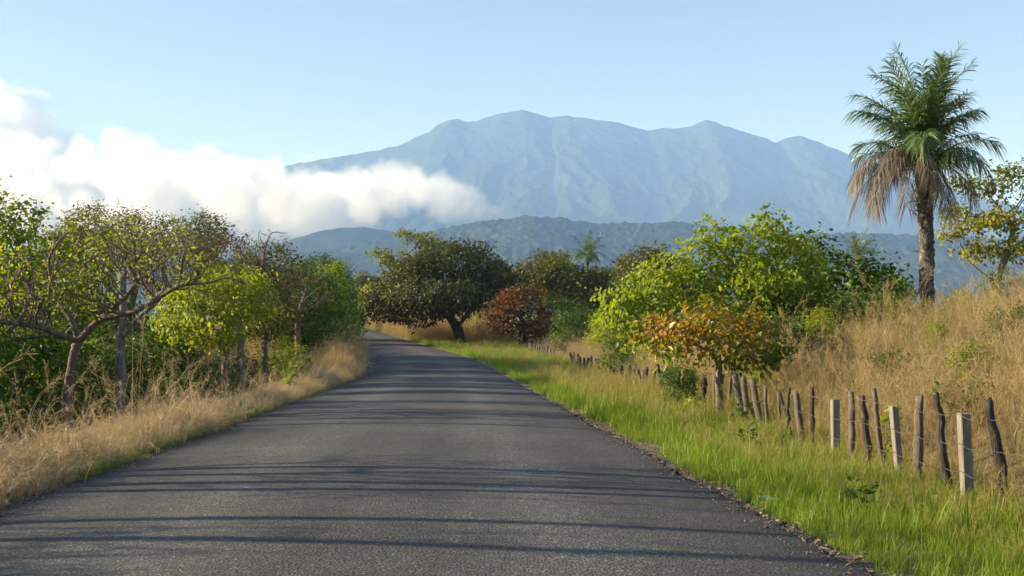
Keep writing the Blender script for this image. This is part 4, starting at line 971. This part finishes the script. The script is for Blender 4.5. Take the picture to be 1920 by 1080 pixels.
def tuft_set(name, n, **kw):
    c = bpy.data.collections.new(name)
    for i in range(n):
        kk = dict(kw); sd = kk.pop('seed') + i
        o = bpy.data.objects.new('%s_tuft' % name, tuft_mesh(name, seed=sd, **kk)); c.objects.link(o)
    return c, n

def scatter(name, x, y, scl, cset, label, tilt=0.12, sc_var=0.3, seed=0, zoff=0.0, lean_to=None):
    col, nv = cset; r_ = np.random.default_rng(seed); N = len(x)
    z = ground_z(x, y) + zoff
    me = bpy.data.meshes.new(name); me.vertices.add(N); me.vertices.foreach_set('co', np.stack([x, y, z], 1).astype(np.float32).ravel())
    rot = np.stack([r_.normal(0, tilt, N), r_.normal(0, tilt, N), r_.uniform(0, 6.283, N)], 1)
    a = me.attributes.new('rot', 'FLOAT_VECTOR', 'POINT'); a.data.foreach_set('vector', rot.astype(np.float32).ravel())
    s = scl * np.exp(r_.normal(0, sc_var, N)) * (0.72 + 0.56 * vnoise(x * 0.7, y * 0.7, seed=91)) * (0.85 + 0.3 * vnoise(x * 0.23, y * 0.23, seed=93)); a = me.attributes.new('scl', 'FLOAT', 'POINT'); a.data.foreach_set('value', s.astype(np.float32))
    a = me.attributes.new('idx', 'INT', 'POINT'); a.data.foreach_set('value', r_.integers(0, nv, N).astype(np.int32))
    me.update()
    o = obj(name, me)
    g = bpy.data.node_groups.new(name + '_scatter', 'GeometryNodeTree')
    g.interface.new_socket('Geometry', in_out='INPUT', socket_type='NodeSocketGeometry'); g.interface.new_socket('Geometry', in_out='OUTPUT', socket_type='NodeSocketGeometry')
    N_ = g.nodes; L = g.links; gi = N_.new('NodeGroupInput'); go = N_.new('NodeGroupOutput')
    ci = N_.new('GeometryNodeCollectionInfo'); ci.inputs[0].default_value = col; ci.inputs['Separate Children'].default_value = True; ci.inputs['Reset Children'].default_value = True
    ip = N_.new('GeometryNodeInstanceOnPoints'); ip.inputs['Pick Instance'].default_value = True
    def na(nm, ty):
        q = N_.new('GeometryNodeInputNamedAttribute'); q.data_type = ty; q.inputs[0].default_value = nm; return q.outputs[0]
    L.new(gi.outputs[0], ip.inputs['Points']); L.new(ci.outputs[0], ip.inputs['Instance']); L.new(na('idx', 'INT'), ip.inputs['Instance Index'])
    e2r = N_.new('FunctionNodeEulerToRotation'); L.new(na('rot', 'FLOAT_VECTOR'), e2r.inputs[0]); L.new(e2r.outputs[0], ip.inputs['Rotation']); L.new(na('scl', 'FLOAT'), ip.inputs['Scale'])
    L.new(ip.outputs[0], go.inputs[0])
    md = o.modifiers.new('scatter', 'NODES'); md.node_group = g
    return tag(o, label, kind='stuff')

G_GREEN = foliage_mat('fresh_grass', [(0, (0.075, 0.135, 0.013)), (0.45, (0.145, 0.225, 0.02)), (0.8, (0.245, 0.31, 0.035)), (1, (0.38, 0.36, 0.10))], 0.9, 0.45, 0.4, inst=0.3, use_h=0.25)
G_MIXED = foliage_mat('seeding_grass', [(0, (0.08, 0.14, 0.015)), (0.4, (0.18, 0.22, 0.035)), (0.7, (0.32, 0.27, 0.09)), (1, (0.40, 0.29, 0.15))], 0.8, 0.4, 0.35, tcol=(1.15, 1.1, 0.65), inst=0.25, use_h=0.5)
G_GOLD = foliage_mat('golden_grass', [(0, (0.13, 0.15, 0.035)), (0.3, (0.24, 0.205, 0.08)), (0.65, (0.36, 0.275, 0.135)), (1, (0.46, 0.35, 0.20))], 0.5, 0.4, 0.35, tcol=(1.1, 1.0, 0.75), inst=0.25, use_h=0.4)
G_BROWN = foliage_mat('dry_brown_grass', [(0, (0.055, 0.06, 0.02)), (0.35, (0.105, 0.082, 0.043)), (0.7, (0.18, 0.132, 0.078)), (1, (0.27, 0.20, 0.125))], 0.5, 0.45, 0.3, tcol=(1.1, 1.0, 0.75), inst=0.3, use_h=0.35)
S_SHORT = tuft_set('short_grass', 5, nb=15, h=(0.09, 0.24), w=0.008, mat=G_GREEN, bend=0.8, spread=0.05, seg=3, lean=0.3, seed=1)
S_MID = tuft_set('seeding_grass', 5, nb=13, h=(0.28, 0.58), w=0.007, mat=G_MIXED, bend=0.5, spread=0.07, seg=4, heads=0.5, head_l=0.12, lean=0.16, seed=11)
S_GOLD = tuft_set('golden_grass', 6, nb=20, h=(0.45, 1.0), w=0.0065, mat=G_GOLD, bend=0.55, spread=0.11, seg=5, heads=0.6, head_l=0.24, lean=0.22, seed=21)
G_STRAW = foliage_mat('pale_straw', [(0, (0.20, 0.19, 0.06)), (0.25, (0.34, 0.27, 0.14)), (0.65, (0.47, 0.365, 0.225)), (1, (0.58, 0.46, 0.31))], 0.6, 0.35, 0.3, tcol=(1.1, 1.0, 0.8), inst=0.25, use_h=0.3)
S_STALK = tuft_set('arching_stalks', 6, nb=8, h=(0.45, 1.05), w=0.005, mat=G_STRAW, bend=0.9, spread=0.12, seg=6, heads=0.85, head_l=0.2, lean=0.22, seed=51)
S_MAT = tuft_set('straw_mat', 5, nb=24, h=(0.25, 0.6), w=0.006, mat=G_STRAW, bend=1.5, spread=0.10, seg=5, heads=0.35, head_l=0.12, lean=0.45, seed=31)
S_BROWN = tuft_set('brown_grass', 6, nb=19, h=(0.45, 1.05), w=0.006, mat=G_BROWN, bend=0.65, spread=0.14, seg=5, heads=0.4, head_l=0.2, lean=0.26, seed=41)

rg = np.random.default_rng(99)
def region(y0, y1, dens, f):
    """f(y, rand) -> x ; dens per metre of length"""
    N = int((y1 - y0) * dens); y = rg.uniform(y0, y1, N); q = rg.random(N); return f(y, q), y
def patchy(x, y, scale, thr, seed):
    return fbm(x * scale, y * scale, 3, seed) > thr
def cat(*a): return np.concatenate([q[0] for q in a]), np.concatenate([q[1] for q in a])
XR = x_right
# right verge: short green grass
verge = lambda a, b: (lambda y, q: XR(y) + a + (x_fence(y) + b - XR(y) - a) * q)
x, y = cat(region(3, 14, 560, verge(0.05, 0.2)), region(14, 26, 330, verge(0.05, 0.3)), region(26, 50, 150, verge(0.1, 0.3)))
k_ = rg.random(len(x)) < np.clip(1.25 - 0.55 * (x - XR(y)) / (x_fence(y) - XR(y)), 0, 1); x, y = x[k_], y[k_]
k_ = (x - XR(y) > 0.06 + 0.42 * np.clip(fbm(y * 0.9, y * 0 + 4, 3, 61) + 0.35, 0, 1)); x, y = x[k_], y[k_]
scatter('green_grass', x, y, 0.68 + 0.35 * smooth(8, 30, y) + 0.2 * smooth(0.2, 1.4, x - XR(y)), S_SHORT, 'short bright green grass on the right verge', seed=1)
x, y = cat(region(50, 100, 60, verge(0.1, 0.3)), region(100, 160, 26, verge(0.1, 2.0)))
scatter('verge_grass', x, y, 1.4 + 0 * x, S_SHORT, 'green grass of the far right verge', seed=2)
# right verge: seeding grass towards the fence
def near_fence(y, q): return x_fence(y) + 0.5 - (x_fence(y) - XR(y) - 0.4) * np.abs(q) ** 1.6 * 0.95
x, y = cat(region(3, 14, 150, near_fence), region(14, 26, 130, near_fence), region(26, 50, 110, near_fence), region(50, 110, 32, near_fence))
scatter('seeding_grass', x, y, 0.44 + 0.4 * smooth(12, 50, y) - 0.15 * smooth(50, 70, y), S_MID, 'thin seeding grass along the foot of the right fence', seed=3)
# right slope: golden grass
slope = lambda wd: (lambda y, q: x_fence(y) + 0.35 + wd * q)
x, y = cat(region(3, 24, 230, slope(12)), region(24, 40, 215, slope(17)), region(40, 70, 110, slope(26)), region(70, 150, 60, slope(40)))
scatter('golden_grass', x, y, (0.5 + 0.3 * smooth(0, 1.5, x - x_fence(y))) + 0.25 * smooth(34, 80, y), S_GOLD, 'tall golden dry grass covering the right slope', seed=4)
x, y = region(3, 42, 120, slope(15)); k_ = patchy(x, y, 0.4, -0.05, 85); x, y = x[k_], y[k_]
scatter('withered_grass', x, y, 0.7 + 0 * x, S_BROWN, 'browner withered grass mixed into the right slope', seed=14)
x, y = region(3, 42, 150, slope(15)); k_ = patchy(x, y, 0.45, 0.10, 81); x, y = x[k_], y[k_]
scatter('slope_grass', x, y, 1.1 + 0 * x, S_MID, 'greener grass patches on the right slope', seed=5)
# left verge
XL = lambda y: XR(y) - RW
lv = lambda a, b: (lambda y, q: XL(y) - a - (b - a) * q)
x, y = cat(region(5, 20, 150, lv(0.12, 1.35)), region(20, 60, 100, lv(0.12, 1.45)), region(60, 100, 50, lv(0.2, 5.0)))
scatter('straw_grass', x, y, 0.62 + 0.5 * smooth(30, 60, y), S_MAT, 'lodged pale straw grass along the left road edge', seed=6)
x, y = cat(region(5, 20, 5, lv(0.4, 1.6)), region(20, 50, 6, lv(0.4, 1.7)), region(50, 58, 30, lv(0.4, 2.0)), region(56, 100, 90, lv(0.15, 6.0)))
k_ = y > 50; xs, ys_ = x[~k_], y[~k_]; x, y = x[k_], y[k_]
scatter('arching_grass', xs, ys_, 0.9 + 0 * xs, S_STALK, 'arching pale grass stalks standing on the left verge', seed=17)
scatter('roadside_grass', x, y, 0.85 + 0.3 * smooth(50, 60, y), S_GOLD, 'golden seeding grass standing on the left verge', seed=7)
x, y = cat(region(5, 24, 90, lv(0.02, 0.5)), region(24, 70, 34, lv(0.02, 0.6))); k_ = patchy(x, y, 0.55, 0.1, 83); x, y = x[k_], y[k_]
scatter('edge_grass', x, y, 0.75 + 0.4 * smooth(20, 50, y), S_SHORT, 'short green grass fringing the left road edge', seed=8)
x, y = cat(region(6, 30, 170, lv(2.2, 16)), region(30, 70, 190, lv(2.0, 24)), region(70, 150, 60, lv(4, 30)))
scatter('brown_grass', x, y, 0.42 + 0.42 * smooth(2.8, 5.0, XL(y) - x) + 0.15 * smooth(40, 80, y), S_BROWN, 'tall brown shaded grass below the left trees', seed=9)
x, y = region(100, 220, 60, lambda y, q: XR(y) + 0.3 + 9 * q)
scatter('bank_grass', x, y, 1.7 + 0 * x, S_GOLD, 'golden grass bank right of the climbing road', seed=10)
x, y = region(100, 220, 40, lv(0.2, 9))
scatter('upper_grass', x, y, 1.5 + 0 * x, S_GOLD, 'golden grass left of the climbing road', seed=12)

# gravel and dead leaves on the broken road margin
def crumbs(name, n, label, mat, size, seed, sides=(1, -1)):
    r_ = np.random.default_rng(seed); V = []; F = []
    y = r_.uniform(3, 45, n) ** 1.0; y = 3 + (y - 3) * r_.random(n); sd = r_.choice(sides, n)
    off = r_.normal(0.03, 0.2, n)
    x = np.where(sd > 0, XR(y) + off, XR(y) - RW - off)
    z = np.where(off < 0, z_road(y) + 0.02, np.maximum(ground_z(x, y), z_road(y) - 0.05) + 0.004)
    base = np.array([(1, 0, 0), (-1, 0, 0), (0, 1, 0), (0, -1, 0), (0, 0, 0.7), (0, 0, -0.5)], float)
    tri = np.array([(0, 2, 4), (2, 1, 4), (1, 3, 4), (3, 0, 4), (2, 0, 5), (1, 2, 5), (3, 1, 5), (0, 3, 5)])
    s = size * np.exp(r_.normal(0, 0.4, n)); P_ = base[None] * s[:, None, None] * r_.uniform(0.6, 1.3, (n, 6, 3))
    P_ = P_ + np.stack([x, y, z], 1)[:, None]
    return tag(obj(name, mesh_from(name, P_.reshape(-1, 3), (tri[None] + (np.arange(n) * 6)[:, None, None]).reshape(-1, 3), [mat], smoothed=False)), label, kind='stuff')
M_GRAVEL = bark_mat('gravel_stone', [(0, (0.04, 0.036, 0.032)), (0.5, (0.10, 0.09, 0.08)), (1, (0.24, 0.21, 0.18))], 9, 1.0, 0.2)
crumbs('gravel', 10000, 'loose gravel crumbs along the broken road margins', M_GRAVEL, 0.010, 5)
r_ = np.random.default_rng(8); n_ = 1400; y = 4 + 30 * r_.random(n_) ** 1.6; off = np.abs(r_.normal(0.1, 0.22, n_)) - 0.12; x = XR(y) + off
z = np.where(off < 0, z_road(y) + 0.03, ground_z(x, y) + 0.02)
F_LITTER = foliage_mat('dead_leaf_litter', [(0, (0.09, 0.06, 0.035)), (0.5, (0.20, 0.14, 0.08)), (1, (0.38, 0.28, 0.17))], 2.0, 0.2, 0.15, tcol=(1, 0.9, 0.7))
tag(obj('leaf_litter', leaves_mesh('leaf_litter', np.stack([x, y, z], 1), 0.055, F_LITTER, r_, 0.4, 2.5)), 'fallen dry leaves and straw scraps along the right road margin', kind='stuff')

# ------------------------------------------------------------------ weeds in the grass
def make_weed(name, px, d, h, w, label, mat, seed, leaf=0.11, n=90, stems=7, group=None):
    r_ = np.random.default_rng(seed); x_ = at(px, d); root = empty(name, (x_, d, G(x_, d)))
    ch = []; rd = []; pos = []
    for s_ in range(stems):
        a = r_.uniform(0, 6.28); e = np.array([math.cos(a), math.sin(a), 0]); t = np.linspace(0, 1, 7)[:, None]; rr = r_.uniform(0.4, 1.0) * w / 2
        pts = e * rr * t ** 1.2 + np.array([0, 0, 1.0]) * h * r_.uniform(0.7, 1.05) * t ** 0.85; pts = pts + r_.normal(0, 0.012, pts.shape); pts[0] = (0, 0, -0.04)
        ch.append(pts); rd.append(np.linspace(0.007, 0.003, 7))
        k_ = n // stems; u = r_.uniform(0.25, 1.0, k_)
        for q in u: pos.append([np.interp(q, t[:, 0], pts[:, j]) for j in range(3)] + r_.normal(0, 0.05, 3))
    V, F = tubes(ch, rd, lambda q: 4); obj('stem', mesh_from('stem', V, F, [B_RED]), root)
    pos = np.array(pos); out = pos - np.array([0, 0, h * 0.3]); out /= np.linalg.norm(out, axis=1, keepdims=True)
    obj('foliage', leaves_mesh('foliage', pos, leaf, mat, r_, 0.5, 0.6, out, 0.3), root)
    return tag(root, label, 'plant', group)
gw = 'leafy weeds along the right fence'
make_weed('weed', 1806, 15.5, 0.75, 0.9, 'leafy green weed behind the pale square post nearest the camera', F_GREEN, 1, 0.12, 170, 9, gw)
make_weed('weed', 1308, 24.3, 0.5, 0.7, 'broad-leaved weed in front of the fence below the turning tree', F_LIME, 2, 0.16, 60, 7, gw)
make_weed('weed', 1396, 21.5, 0.6, 0.55, 'green weed growing up between the middle fence posts', F_GREEN, 3, 0.12, 90, 7, gw)
make_weed('weed', 1650, 14.6, 0.8, 0.5, 'light green sapling at the thin tall fence post', F_LIME, 4, 0.10, 60, 5, gw)
make_weed('weed', 1607, 10.6, 0.28, 0.3, 'low dark weed in the short green grass', F_GREEN, 5, 0.10, 34, 4, gw)
make_weed('weed', 1405, 17.5, 0.35, 0.6, 'low spreading weed on the verge left of the pale posts', F_GREEN, 6, 0.10, 60, 6, gw)
make_weed('weed', 1140, 44, 1.0, 1.3, 'tall dark leafy weed hiding the far fence posts', F_GREEN, 7, 0.2, 150, 9, gw)
make_weed('weed', 1058, 80, 1.1, 1.3, 'dark bush in the gap of the far fence', F_DARK, 8, 0.25, 110, 8, gw)
make_weed('weed', 545, 34, 0.9, 1.0, 'green weed in the golden grass on the left verge', F_LIME, 9, 0.13, 120, 9, 'weeds on the left verge')
make_weed('weed', 370, 27, 0.45, 1.2, 'low yellowish-green weed patch on the left verge', F_YELGREEN, 10, 0.12, 130, 10, 'weeds on the left verge')

# crumpled scrap of plastic by the verge
r_ = np.random.default_rng(3); x_, y_ = 2.35, 11.0
q = np.linspace(-1, 1, 9); QX, QY = np.meshgrid(q, q); wz = 0.02 * (fbm(QX * 2.2, QY * 2.2, 3, 9) + 0.9)
m, nt, n, l = new_mat('blue_green_plastic')
p = n.new('ShaderNodeBsdfPrincipled'); p.inputs['Roughness'].default_value = 0.3
r = ramp(n, [(0.42, (0.03, 0.28, 0.16)), (0.5, (0.25, 0.45, 0.6)), (0.6, (0.6, 0.7, 0.75))]); l.new(noise_n(n, l, 9, 2), r.inputs[0]); l.new(r.outputs[0], p.inputs['Base Color'])
o_ = n.new('ShaderNodeOutputMaterial'); l.new(p.outputs[0], o_.inputs[0])
sc = obj('plastic_scrap', mesh_from('plastic_scrap', np.stack([QX * 0.09, QY * 0.045, wz], -1).reshape(-1, 3), grid_faces(9, 9), [m])); sc.location = (x_ + 0.1, y_, G(x_ + 0.1, y_) + 0.05); sc.rotation_euler = (0.2, 0.1, 0.3)
tag(sc, 'crumpled blue-green plastic scrap lying at the right road edge', 'litter')
